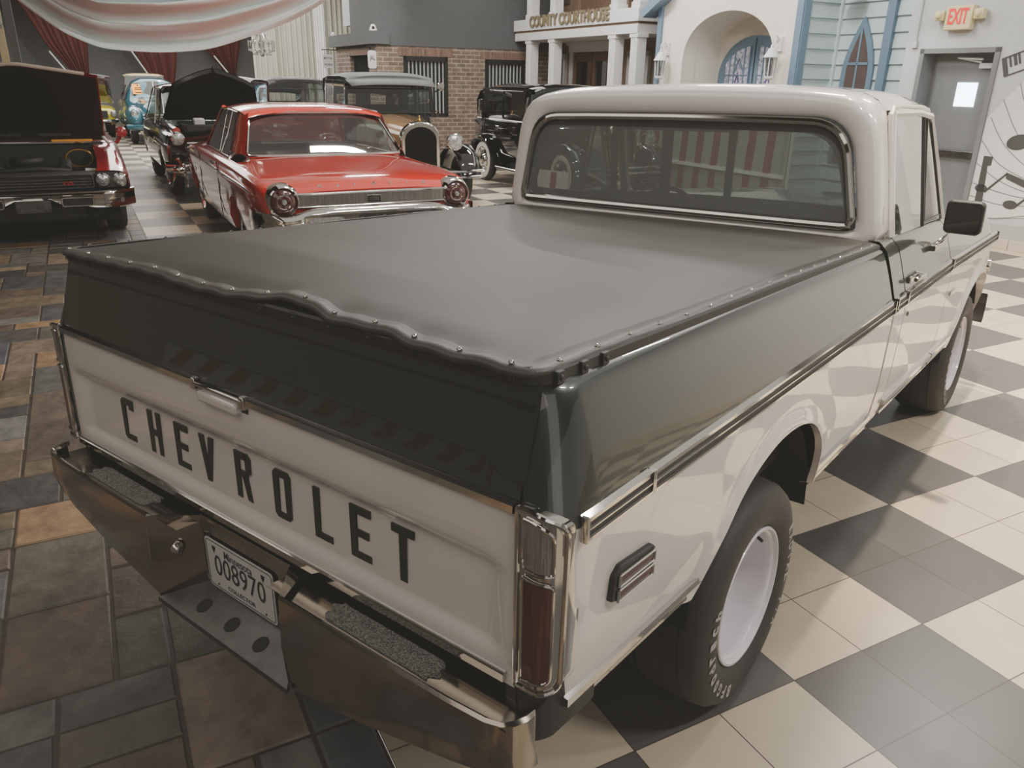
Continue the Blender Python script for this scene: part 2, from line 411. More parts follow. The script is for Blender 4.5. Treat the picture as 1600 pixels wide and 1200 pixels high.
# ---------------------------------------------------------------- taillights
def taillight(sgn):
    out = roundpoly([(.893, .682), (.972, .682), (.975, 1.03), (.935, 1.052), (.893, 1.052)], [.006, .03, .05, .03, .006], 7)
    def fn(a, b, d):            # wraps a little way back round the corner
        k = max(0, a - .93); return (sgn * a, -d + 18.0 * k * k, b)
    def sheet(P, d, mb):       # curved face filling the outline P
        zs = sorted(set(round(p[1], 5) for p in P)); zs = [z for i, z in enumerate(zs) if i == 0 or z - zs[i - 1] > .0008]
        zs = sorted(zs + [lerp(u, w, k / 6) for u, w in zip(zs, zs[1:]) if w - u > .05 for k in range(1, 6)]); rows = []
        for z in zs:
            xs_ = []
            for p, q in zip(P, P[1:] + P[:1]):
                lo, hi = min(p[1], q[1]), max(p[1], q[1])
                if lo - 2e-5 <= z <= hi + 2e-5: xs_ += [p[0], q[0]] if hi - lo < 4e-5 else [lerp(p[0], q[0], (z - p[1]) / (q[1] - p[1]))]
            rows.append([fn(x, z, d) for x in frange(min(xs_), max(xs_), 12)])
        mb.grid(rows)
    def rim_of(P, d0, d1, mb): mb.grid([[fn(a, b, d) for a, b in P + P[:1]] for d in (d0, d1)])
    mb = MB(); sheet(out, .008, mb); rim_of(out, -.04, .008, mb)
    o = mb.build('taillight', M['chrome'], TRK, smooth=50)
    dense = lambda P: [(lerp(p[0], q[0], k / 4), lerp(p[1], q[1], k / 4)) for p, q in zip(P, P[1:] + P[:1]) for k in range(4)]
    ring = MB(); ring.tube([fn(a, b, .008) for a, b in dense(out)], .006, 8, closed=True)
    red = roundpoly([(.906, .704), (.961, .704), (.962, .914), (.906, .922)], [.008, .018, .010, .006])
    clr = roundpoly([(.906, .939), (.962, .932), (.961, 1.016), (.935, 1.034), (.906, 1.036)], [.006, .010, .035, .02, .006])
    for p in (red, clr): ring.tube([fn(a, b, .011) for a, b in dense(p)], .0036, 8, closed=True)
    ring.build('chrome_rim', M['chrome'], o)
    m = MB(); sheet(red, .0115, m); m.build('red_lens', M['red_lens'], o)
    m = MB(); sheet(clr, .0110, m); m.build('reversing_lens', M['clear_lens'], o)
for s in (1, -1): taillight(s)
# dark corner under the lights
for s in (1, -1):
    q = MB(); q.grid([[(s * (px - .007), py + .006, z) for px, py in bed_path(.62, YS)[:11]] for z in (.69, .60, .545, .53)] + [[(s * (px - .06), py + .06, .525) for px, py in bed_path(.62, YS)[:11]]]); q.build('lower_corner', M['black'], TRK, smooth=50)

# ---------------------------------------------------------------- step bumper
BP = empty('step_bumper', (0, 0, 0), 0, TRK)
def bump_half(sgn):
    # outline of the top in plan, from the notch to the end
    ftop = [(.293, -.105), (.55, -.106), (.80, -.102), (.89, -.096), (.922, -.086), (.942, -.068), (.951, -.045), (.953, -.022)]
    zt = .652
    def zb(x): return interp([.29, .55, .90, .96], [.395, .445, .525, .53], x)
    mb = MB(); rows = [[], [], [], [], []]
    for x, y in ftop:
        rows[0].append((sgn * (x - (.02 if x > .93 else 0)), y + .018 if x < .94 else y, zt - .004))
        rows[1].append((sgn * (x - (.006 if x > .93 else 0)), y + .006, zt + .006))
        rows[2].append((sgn * x, y, zt)); rows[3].append((sgn * x, y - .004 if x < .9 else y, lerp(zt, zb(x), .5))); rows[4].append((sgn * x, y + .012, zb(x)))
    mb.grid(rows)
    # step surface (slightly dished)
    xs = frange(.20, .930, 10)
    mb.grid([[(sgn * x, y, z) for x in xs] for y, z in ((-.088, zt - .004), (-.072, zt - .022), (.035, zt - .026), (.07, zt - .012))])
    # chamfered notch face to the plate recess
    mb.grid([[(sgn * .293, -.105, zt), (sgn * .196, -.004, zt - .004)], [(sgn * .293, -.108, .52), (sgn * .196, -.004, .52)], [(sgn * .293, -.098, .395), (sgn * .196, -.004, .43)]])
    mb.add([(sgn * .293, -.105, zt), (sgn * .196, -.004, zt - .004), (sgn * .20, .07, zt - .012), (sgn * .293, -.088, zt - .004)], [(0, 1, 2, 3)])
    o = mb.build('bumper_step', M['bumper_chrome'], BP, smooth=40)
    g = MB(); n = 14
    poly = None
    g.prism([(a + .008 * math.sin(a * 91 + b * 210), b + .006 * math.sin(a * 67 + 1)) for a, b in rrect(.385, .725, -.062, .0, .03, 8)], lambda a, b, d: (sgn * a, b, zt - .0235 + d), 0, .004)
    g.build('grip_pad', M['grip'], o)
    bb = MB(); bx = .243; bb.ball((sgn * bx, -.058, .553), .017, .017, .017, 14, 8); bb.lathe([(0, .024), (.006, .022), (.006, 0.001)], (sgn * bx, -.058, .553), 'y', 16)
    bb.build('bumper_bolt', M['chrome'], o)
bump_half(1); bump_half(-1)
mb = MB(); mb.grid([[(x, y, z) for x in (-.197, .197)] for y, z in ((.03, .652), (-.002, .650), (-.006, .64), (.002, .43))])
mb.build('plate_panel', M['bumper_chrome'], BP, smooth=30)
mb = MB(); mb.grid([[(x * k, y, z) for x in (-.197, -.1, 0, .1, .197)] for y, z, k in ((.004, .445, 1), (-.045, .425, 1.2), (-.105, .402, 1.48), (-.106, .388, 1.48), (-.02, .388, 1.2))])
sh = mb.build('hitch_shelf', M['dull_steel'], BP, smooth=20)
for x in (-.13, .0, .125):
    mb = MB(); mb.prism([(x + .021 * math.cos(t), -.060 + .021 * math.sin(t)) for t in frange(0, 2 * PI, 19)[:-1]], lambda a, b, d: (a, b, .4258 + (b + .045) * .383 + d), 0, .0012); mb.build('hitch_hole', M['dark'], sh)
# licence plate
PL = MB(); PL.prism(rrect(0, .305, 0, .152, .012), lambda a, b, d: (-.17 + a, -.012 - d + .10 * (b - .15) * -.12, .450 + b), 0, .002)
pl = PL.build('licence_plate', M['plate_white'], BP)
fp = lambda a, b, d=.0032: (-.17 + a, -.012 - d + .10 * (b - .15) * -.12, .450 + b)
mb = MB(); path = rrect(.006, .299, .006, .146, .010); mb.tube([fp(a, b, .0024) for a, b in path], .0011, 5, closed=True)
def ptxt(s, a, b, w, h, bold): text_fit(mb, s, fp(a, b), (1, 0, 0), (0, 0, 1), w, h, bold)
ptxt('Minnesota', .1525, .124, .125, .024, .006); ptxt('008970', .1525, .079, .228, .062, .0); ptxt('COLLECTOR', .1525, .022, .125, .013, .02)
for a, b in ((.045, .016), (.26, .016)):
    mb.prism([(a + .003 * math.cos(k), b + .003 * math.sin(k)) for k in frange(0, 5.2, 6)], fp, .002, .004)
for a in (.042, .262): 
    for q in (-.004, .0, .004): mb.prism([(a + q - .0015, .122), (a + q + .0015, .122), (a + q * 1.5 + .0015, .133), (a + q * 1.5 - .0015, .133)], fp, .002, .0035)
    mb.prism([(a - .004, .121), (a, .113), (a + .004, .121)], fp, .002, .0035)
mb.build('plate_lettering', M['ink'], pl, smooth=0)

# ---------------------------------------------------------------- tonneau cover
def cov_z(x, y):
    yb = .36 - .09 * x            # the rear bow runs a little askew
    base = 1.290 + .008 * (1 - (x / .9) ** 2) - .019 * y
    k = max(0, 1 - (abs(x) / .88) ** 8)
    if y < yb: z = base + k * .019 * (1 - (yb - y) / .34)
    else: z = base + k * (.019 - .012 * min(1, (y - yb) / .26) - .005 * min(1, (y - yb) / 1.4))
    z += .0025 * math.sin(3.1 * x + 4 * y) * math.sin(2.3 * y - x)
    z -= .006 * math.exp(-((abs(x) - .86) / .06) ** 2)
    return z
SNAPX = frange(-.835, .835, 15)
def hem_dip(x):                  # the hem bellies gently between the snaps of the tailgate
    u = (x + .835) / (1.67 / 14); return .5 - .5 * math.cos(2 * PI * u)
def bulge(x): return math.exp(-((x - .22) / .13) ** 2) + .5 * math.exp(-((x - .50) / .09) ** 2) + .25 * math.exp(-((x + .35) / .12) ** 2)
def hem_y(x):
    return .030 + .003 * hem_dip(x) + .030 * bulge(x)
def hem_z(x):
    return 1.284 + .0022 * hem_dip(x) * (1 if x < -.1 else 1.6) + .016 * bulge(x) - .002 * (x + .3) * (x > -.3) + .0015 * math.sin(9 * x)
xs = frange(-.868, .868, 121); ysn = frange(0, 1, 70)
rows = []
for t in ysn:
    row = []
    for x in xs:
        y0 = hem_y(min(.835, max(-.835, x)))
        if abs(x) > .835: y0 = max(y0, .088 - .055 * math.sqrt(max(0, 1 - ((abs(x) - .835) / .047) ** 2)))
        y = lerp(y0, 2.125, t); z = cov_z(x, y)
        k = max(0, 1 - t / .05); z = lerp(z, hem_z(x), k * k * (3 - 2 * k)) if k > 0 else z
        row.append((x, y, z))
    rows.append(row)
cv = MB(); cv.grid(rows)
cov = cv.build('tonneau_cover', M['cover'], TRK, smooth=70, solid=.003)
# hem bands: rear and sides
hb = MB(); HP = []              # (point, outward normal) along the left side, round the corners and across the tailgate
for y in frange(2.12, .10, 110): HP.append(((-.882 - .0015 * math.sin(y * 50), y, cov_z(.868, y) - .003), (-1, 0)))
for k in range(9):
    t = k / 8 * PI / 2; HP.append(((-.835 - .048 * math.cos(t), .088 - .055 * math.sin(t), lerp(cov_z(.868, .09) - .003, hem_z(-.835), k / 8)), (-math.cos(t), -math.sin(t))))
for x in frange(-.83, .83, 140): HP.append(((x, hem_y(x), hem_z(x)), (0, -1)))
for k in range(9):
    t = (1 - k / 8) * PI / 2; HP.append(((.835 + .048 * math.cos(t), .088 - .055 * math.sin(t), lerp(hem_z(.835), cov_z(.868, .09) - .003, k / 8)), (math.cos(t), -math.sin(t))))
for y in frange(.10, 2.12, 110): HP.append(((.882 + .0015 * math.sin(y * 50), y, cov_z(.868, y) - .003), (1, 0)))
hb.grid([[(p[0] + n[0] * d, p[1] + n[1] * d, p[2] + z) for p, n in HP] for d, z in ((-.030, .0055), (-.004, .003), (.006, .000), (.010, -.005), (.010, -.012))])
hb.build('hem_band', M['hem'], cov, smooth=60, solid=.002)
sp = MB().ball((0, 0, 0), .0052, .0052, .0040, 12, 6, half=True); sp.lathe([(0, .0065), (.0012, .0060)], (0, 0, 0), 'z', 12)
sn0 = sp.build('snap', M['chrome'], cov)
pts = [(x, hem_y(x) + .012, hem_z(x) + .006) for x in SNAPX] + [(s * .880, y, cov_z(.868, y) + .000) for s in (1, -1) for y in frange(.12, 2.06, 17)]
sn0.location = pts[0]
for p in pts[1:]:
    c = sn0.copy(); COL.objects.link(c); c.parent = cov; c.location = p
    if abs(p[0]) > .86: c.rotation_euler = (0, .5 if p[0] > 0 else -.5, 0)
# mounting rail with clips
rl = MB()
def rail(path, up=1.262, dn=1.235): pass
RP = [((-.888, y), (-1, 0)) for y in frange(2.12, .115, 12)] + [((-.835 - .053 * math.cos(t), .105 - .060 * math.sin(t)), (-math.cos(t), -math.sin(t))) for t in frange(0, PI / 2, 9)] + [((x, .045), (0, -1)) for x in frange(-.83, .83, 9)] + [((.835 + .053 * math.cos(t), .105 - .060 * math.sin(t)), (math.cos(t), -math.sin(t))) for t in frange(PI / 2, 0, 9)] + [((.888, y), (1, 0)) for y in frange(.115, 2.12, 12)]
rl.grid([[(p[0] + n[0] * d, p[1] + n[1] * d, z - .017 * p[1]) for p, n in RP] for d, z in ((-.03, 1.252), (.004, 1.250), (.009, 1.254), (.008, 1.274), (.003, 1.279), (-.03, 1.279))])
R0 = rl.build('cover_rail', M['black'], TRK, smooth=40)
clip = MB(); clip.box(-.011, .011, .0, .01, -.012, .012); clip.lathe([(0, .006), (-.003, .005), (-.004, .0005)], (0, 0, 0), 'y', 8); c0 = clip.build('rail_clip', M['black'], R0, bevel=.002)
for i, x in enumerate(SNAPX):
    c = c0 if i == 0 else c0.copy()
    if i: COL.objects.link(c); c.parent = R0
    c.location = (x, .034, 1.264)
for y in (.095, .17, .24):
    c = c0.copy(); COL.objects.link(c); c.parent = R0; c.location = (.903, y, 1.262); c.rotation_euler = (0, 0, PI / 2)
# bed interior (dark tub below the cover)
MB().box(-.84, .84, .06, 2.10, .60, 1.20).build('bed_tub', M['dark'], TRK)
MB().box(-.72, .72, .10, 4.4, .34, .60).build('chassis', M['dark'], TRK, bevel=.02)
# ---------------------------------------------------------------- cab shell
def outer_half():     # half silhouette, bottom to crown (x, z)
    return [(.884, 1.232), (.872, 1.30), (.858, 1.40), (.842, 1.50), (.824, 1.60), (.811, 1.66), (.795, 1.705), (.765, 1.742), (.715, 1.766), (.64, 1.781), (.54, 1.791), (.42, 1.797), (.28, 1.801), (.14, 1.803), (0, 1.804)]
def win_half(g=0.0):
    b, t = 1.305 - g, 1.652 + g
    hb, ht = .766 + g, .690 + g
    pl = [(-hb, b), (hb, b), (ht, t), (-ht, t)]
    rp = roundpoly(pl, [.03, .03, .13, .13], 10)
    P = [(0, b), (.3, b), (.6, b)] + rp[11:33]
    return P + [(.40, t + .003), (.2, t + .004), (0, t + .005)]
def full(h): return h + [(-x, z) for x, z in h[-2:0:-1]] if abs(h[0][0]) < 1e-6 else h
def resample(P, n):
    d = [0]
    for a, b in zip(P, P[1:]): d.append(d[-1] + math.hypot(b[0] - a[0], b[1] - a[1]))
    return [(interp(d, [p[0] for p in P], d[-1] * i / (n - 1)), interp(d, [p[1] for p in P], d[-1] * i / (n - 1))) for i in range(n)]
NC = 44
oh = [(0, 1.232), (.4, 1.232), (.80, 1.232)] + outer_half()
WI = win_half(.026); wi2 = resample(win_half(.045), NC); wi1 = resample(WI, NC)
# pair the outer outline with the window outline by angle about a centre
def byangle(P, ref):
    out = []
    c = (0, 1.48)
    A = [math.atan2(p[1] - c[1], p[0] - c[0]) for p in P]
    for r in ref:
        a = math.atan2((r[1] - c[1]) * 1.15, r[0] - c[0]); out.append((interp(A, [p[0] for p in P], a), interp(A, [p[1] for p in P], a)))
    return out
ohs = resample(oh, 400); out = byangle(ohs, wi1)
out[0] = (0, 1.232); out[-1] = (0, 1.804)
def cab_y(x, z): return 2.150 + .018 * (abs(x) / .9) ** 4
rings = []
def ring(P, dy): return [(x, cab_y(x, z) + dy, z) for x, z in P]
mid = lambda t: [(lerp(a[0], b[0], t), lerp(a[1], b[1], t)) for a, b in zip(wi2, out)]
rings.append(ring(wi1, .018)); rings.append(ring(wi2, .0)); rings.append(ring(mid(.35), -.002)); rings.append(ring(mid(.65), .0))
sh = lambda t: [(lerp(a[0], b[0], t), lerp(a[1], b[1], t)) for a, b in zip(mid(.65), out)]
def topk(P, v0, v1): return [(x, z, lerp(v0, v1, max(0, min(1, (z - 1.62) / .12)))) for x, z in P]
for t, ds, dt in ((.3, .002, .010), (.55, .006, .026), (.75, .012, .052), (.9, .022, .085), (.98, .036, .125), (1.0, .055, .175)):
    rings.append([(x, cab_y(x, z) + d, z) for x, z, d in topk(sh(t), ds, dt)])
rings.append([(x, max(2.30, rings[-1][i][1]), z) for i, (x, z) in enumerate(out)])
cb = MB()
for s in (1, -1): cb.grid([[(s * x, y, z) for x, y, z in r] for r in rings])
# roof forward from the rear ring
top = [p for p in outer_half() if p[1] >= 1.704]
rf = []
for y, dz, k in ((2.29, 0, 1), (2.5, .004, 1), (2.75, .004, .995), (2.95, -.004, .985), (3.08, -.022, .965), (3.15, -.050, .94), (3.17, -.075, .93)):
    h = [(x * k, y - .10 * (1 - abs(x) / .8) * 0 - .14 * (abs(x) / .8) ** 2 * (1 if y > 3 else 0), z + dz * (1 if y < 3 else (1 - .35 * (abs(x) / .8) ** 2))) for x, z in top]
    rf.append(h + [(-x, yy, z) for x, yy, z in h[-2::-1]])
cb.grid(rf)
CAB = cb.build('cab', M['white_paint'], TRK, smooth=60)
for s in (1, -1):
    dr = MB()
    pth = [(s * .850, 2.285, 1.46), (s * .838, 2.285, 1.56), (s * .824, 2.287, 1.64), (s * .818, 2.292, 1.69), (s * .815, 2.32, 1.716), (s * .815, 2.42, 1.722), (s * .812, 2.75, 1.722), (s * .798, 2.95, 1.712), (s * .78, 3.05, 1.70)]
    dr.tube(pth, .009, 8); dr.build('drip_rail', M['white_paint'], CAB)
# rear window: chrome, rubber, sliding frame, glass
rw = MB(); loop = [(x, z) for x, z in resample(win_half(.012), 60)]
lp3 = [(x, cab_y(x, z) - .004, z) for x, z in loop]; lp3 += [(-x, y, z) for x, y, z in lp3[-2:0:-1]]
rw.tube([(x, y - .004, z) for x, y, z in lp3], .0145, 8, closed=True); ch = rw.build('rear_window_trim', M['chrome'], CAB)
rb = MB()
def wband(g0, g1, y0, y1, mb):
    a = resample(win_half(g0), 60); b = resample(win_half(g1), 60)
    for s in (1, -1): mb.grid([[(s * x, cab_y(x, z) + y0, z) for x, z in a], [(s * x, cab_y(x, z) + y1, z) for x, z in b]])
wband(.030, .018, -.004, -.006, rb); wband(.008, -.004, -.006, .008, rb); wband(-.002, -.030, .024, .026, rb); wband(-.030, -.030, .026, .04, rb)
for x0, w in ((-.285, .015), (-.028, .024), (.262, .015)): rb.box(x0 - w, x0 + w, 2.176, 2.188, 1.33, 1.64)
rb.box(-.285, .262, 2.176, 2.186, 1.325, 1.345); rb.box(-.285, .262, 2.176, 2.186, 1.615, 1.64)
rb.build('sliding_window_frame', M['window_black'], CAB, smooth=40)
gm = MB(); a = resample(win_half(.002), 40)
pts = [(x, 2.166, z) for x, z in a] + [(-x, 2.166, z) for x, z in a[-2:0:-1]]
gm.add(pts, [tuple(range(len(pts)))]); gm.build('rear_glass', M['glass'], CAB, smooth=0)
# white rear sill bead
mb = MB(); mb.tube([(x, cab_y(x, 1.232) + (.012 if abs(x) > .87 else 0), 1.232) for x in frange(-.885, .885, 24)], .006, 6); mb.build('rear_seam', M['white_paint'], CAB)
# inner headliner and dark lining so the cab reads as a box
ln = MB(); ln.grid([[(x * .96, y + .02, z - .03) for x, y, z in r] for r in rf]); ln.build('headliner', M['white_paint'], CAB)

# ---------------------------------------------------------------- lower cab, doors, wings, bonnet
def top_belt(y): return interp([2.15, 3.0, 3.25, 4.5], [1.243, 1.235, 1.225, 1.165], y)
def wing_x(z, y):
    t = top_belt(y); zz = lerp(1.02, 1.258, (z - 1.02) / (t - 1.02)) if z > 1.02 else z
    x = secx(zz, y)
    if y > 4.2: x -= .10 * ((y - 4.2) / .45) ** 2.2
    return x
def side_sheet(sgn, ys, name_u, name_l, zlow, arcc=None, shut_r=True):
    up = MB(); rows = []
    for k in range(9):
        rows.append([(sgn * wing_x(lerp(top_belt(y), ZM + .016, k / 8), y), y, lerp(top_belt(y), ZM + .016, k / 8)) for y in ys])
    up.grid([[(sgn * (wing_x(top_belt(y), y) - .05), y, top_belt(y) + .008) for y in ys], [(sgn * (wing_x(top_belt(y), y) - .01), y, top_belt(y) + .007) for y in ys]] + rows)
    a = up.build(name_u, M['green_paint'], TRK, smooth=60)
    lo = MB(); cols = []
    for y in ys:
        zb = zlow
        if arcc: zb = max(zlow, arch(y, arcc))
        col = []
        for k in range(9):
            z = lerp(ZM + .016, zb, k / 8); x = wing_x(z, y)
            if arcc:
                d = math.hypot((y - arcc) / .425, max(0, z - .46) / .40)
                if z > .46: x += .016 * math.exp(-((d - 1.03) / .07) ** 2)
            col.append((sgn * x, y, z))
        col.append((col[-1][0] - sgn * .05, y, zb - .005)); cols.append(col)
    lo.grid([[c[k] for c in cols] for k in range(10)])
    for cc in (cols[0], cols[-1]):
        lo.grid([[(p[0], p[1], p[2]) for p in cc[:9]], [(p[0] - sgn * .08, p[1], p[2]) for p in cc[:9]]])
        
    b = lo.build(name_l, M['white_paint'], TRK, smooth=50)
    for y in (ys[0], ys[-1]):
        ed = MB()
        zz = [lerp(top_belt(y), ZM, k / 6) for k in range(7)]
        ed.grid([[(sgn * wing_x(z, y), y, z) for z in zz], [(sgn * (wing_x(z, y) - .08), y, z) for z in zz]])
        ed.build('edge', M['green_paint'], a)
    return a, b
for s in (1, -1):
    side_sheet(s, frange(2.148, 2.300, 5), 'cab_corner', 'cab_corner_lower', .53)
    du, dl = side_sheet(s, frange(2.312, 3.152, 16), 'door', 'door_lower', .55)
    fu, fl = side_sheet(s, frange(3.163, 3.55, 8) + frange(3.57, 4.49, 46) + frange(4.52, 4.62, 5), 'front_wing', 'front_wing_lower', .53, 4.03)
    # door handle
    mb = MB(); X = wing_x(1.085, 2.4)
    mb.box(*sorted((s * (X + .002), s * (X + .012))), 2.36, 2.52, 1.072, 1.098); mb.tube([(s * (X + .028), 2.37, 1.088), (s * (X + .03), 2.50, 1.088)], .010, 8)
    mb.lathe([(0, .016), (.034, .014), (.036, .001)], (s * X if s > 0 else s * X - .036, 2.505, 1.086), 'x', 12)
    mb.build('door_handle', M['chrome'], du, bevel=.003)
    mb = MB(); X = wing_x(.95, 2.36); mb.lathe([(-.002, .011), (.008, .010), (.009, .001)] if s > 0 else [(.002, .011), (-.008, .010), (-.009, .001)], (s * X, 2.36, .955), 'x', 12); mb.build('door_lock', M['chrome'], dl)
    mb = MB(); X = wing_x(.90, 3.27); mb.box(*sorted((s * X, s * (X + .008))), 3.22, 3.36, .875, .895); mb.build('wing_emblem', M['chrome'], fl, bevel=.003)
    # window frame, glass and vent window
    wf = MB()
    A = lambda y, z: (s * lerp(.886, .815, (z - 1.24) / .47), y, z)
    wf.tube([A(2.30, 1.25), A(2.295, 1.50), A(2.305, 1.69)], .016, 6)
    wf.tube([A(2.305, 1.695), A(2.7, 1.70), A(2.93, 1.685)], .014, 6)
    wf.tube([A(2.93, 1.685), A(3.07, 1.48), A(3.20, 1.24)], .014, 6)
    wf.build('window_frame', M['white_paint'], du)
    vf = MB(); vf.tube([A(2.80, 1.69), A(2.815, 1.24)], .008, 6); vf.tube([A(2.86, 1.68), A(2.835, 1.26), A(3.16, 1.26), A(2.93, 1.66), A(2.86, 1.68)], .006, 6); vf.build('vent_window_frame', M['black'], du)
    cf = MB(); cf.tube([A(2.822, 1.25), A(2.812, 1.685)], .005, 6); cf.tube([A(3.19, 1.25), A(3.06, 1.49), A(2.94, 1.68)], .006, 6); cf.build('vent_chrome', M['chrome'], du)
    gl = MB(); gl.grid([[A(2.31, z), A(2.80, z)] for z in (1.24, 1.69)]); gl.grid([[A(2.82, 1.25), A(3.17, 1.25)], [A(2.83, 1.68), A(2.93, 1.68)]]); gl.build('door_glass', M['side_glass'], du, smooth=0)
    sw = MB(); sw.grid([[A(2.30, 1.237), A(3.15, 1.232)], [(s * .80, 2.30, 1.24), (s * .80, 3.15, 1.236)]]); sw.build('window_sill', M['black'], du)
    dp = MB(); dp.grid([[(s * .80, y, z) for y in (2.32, 3.15)] for z in (.6, 1.24)]); dp.build('door_panel', M['seat'], du)
    # windscreen pillars
    ap = MB(); ap.tube([(s * .84, 3.24, 1.22), (s * .80, 3.10, 1.48), (s * .755, 2.99, 1.70)], .030, 8); ap.build('windscreen_pillar', M['white_paint'], CAB)
# mirror
mm = MB(); mm.prism(rrect(.970, 1.115, 1.224, 1.360, .022), lambda a, b, d: (a, 2.77 + d - .2 * (a - 1.05), b), 0, .05)
MR = mm.build('door_mirror', M['black'], TRK, bevel=.008)
mm = MB(); mm.prism(rrect(.980, 1.105, 1.234, 1.350, .018), lambda a, b, d: (a, 2.77 + d - .2 * (a - 1.05), b), -.003, 0); mm.build('mirror_glass', M['mirror'], MR)
mm = MB(); mm.tube([(1.05, 2.80, 1.30), (.99, 2.86, 1.22), (.955, 2.90, 1.17)], .008, 8); mm.tube([(.99, 2.86, 1.22), (.945, 2.78, 1.16)], .007, 8); mm.box(.94, .965, 2.76, 2.93, 1.145, 1.17); mm.build('mirror_arm', M['chrome'], MR, bevel=.004)
# windscreen, cowl, bonnet, grille
wsn = MB(); wsn.grid([[(x, 3.26 + .10 * (1 - (x / .82) ** 2), 1.215) for x in frange(-.82, .82, 13)], [(x * .92, 3.03 + .08 * (1 - (x / .82) ** 2), 1.715) for x in frange(-.82, .82, 13)]]); wsn.build('windscreen', M['side_glass'], CAB, smooth=60)
hd = MB(); hd.grid([[(x, y, top_belt(y) + .008 + zz * (1 - (x / .86) ** 2)) for x in frange(-.86, .86, 15)] for y, zz in ((3.24, .02), (3.4, .05), (3.8, .055), (4.3, .045), (4.58, .02), (4.64, -.03))]); hd.build('bonnet', M['green_paint'], TRK, smooth=50)
gr = MB(); gr.box(-.84, .84, 4.52, 4.60, .70, 1.12); gr.build('grille_box', M['dark'], TRK)
gr = MB(); gr.tube([(x, 4.62 - .04 * (x / .85) ** 2, .92) for x in frange(-.85, .85, 9)], .03, 8)
for s in (1, -1): gr.lathe([(0, .10), (.03, .095), (.03, .07)], (s * .70, 4.59, .92), 'y', 20)
gr.build('grille', M['chrome'], TRK)
fb = MB(); rows = []
for x in frange(-.97, .97, 15):
    y = 4.76 - .10 * (abs(x) / .97) ** 3; rows.append([(x, y - .03, .46), (x, y, .48), (x, y + .01, .56), (x, y, .63), (x, y - .03, .645)])
fb.grid(rows); fb.build('front_bumper', M['dull_steel'], TRK, smooth=50)
# small round lamp seen at the front corner
fl_ = MB(); fl_.lathe([(0, .045), (.03, .04), (.035, .002)], (.93, 4.55, .83), 'x', 14); fl_.build('corner_lamp', M['chrome'], TRK)
# interior
it = MB(); it.prism([(2.36, .60), (2.36, 1.18), (2.40, 1.21), (2.47, 1.18), (2.54, .86), (2.95, .84), (2.98, .60)], lambda a, b, d: (d, a, b), -.72, .72); it.build('bench_seat', M['seat'], TRK, bevel=.03)
for x in (.42, -.42):
    it = MB(); it.box(x - .13, x + .13, 2.36, 2.44, 1.19, 1.33); it.build('headrest', M['seat'], TRK, bevel=.03)
it = MB(); it.box(-.80, .80, 3.0, 3.22, .95, 1.21); it.build('dashboard', M['seat'], TRK, bevel=.04)
it = MB(); it.tube([(-.40 + .19 * math.cos(t), 2.88 + .07 * math.sin(t), 1.13 + .17 * math.sin(t)) for t in frange(0, 2 * PI, 29)[:-1]], .013, 8, closed=True); it.tube([(-.40, 2.88, 1.13), (-.40, 3.1, 1.05)], .022, 8); it.tube([(-.58, 2.88, 1.13), (-.22, 2.88, 1.13)], .012, 6); it.build('steering_wheel', M['black'], TRK)
it = MB(); it.box(-.85, .85, 2.2, 3.3, .52, .56); it.build('cab_floor', M['dark'], TRK)

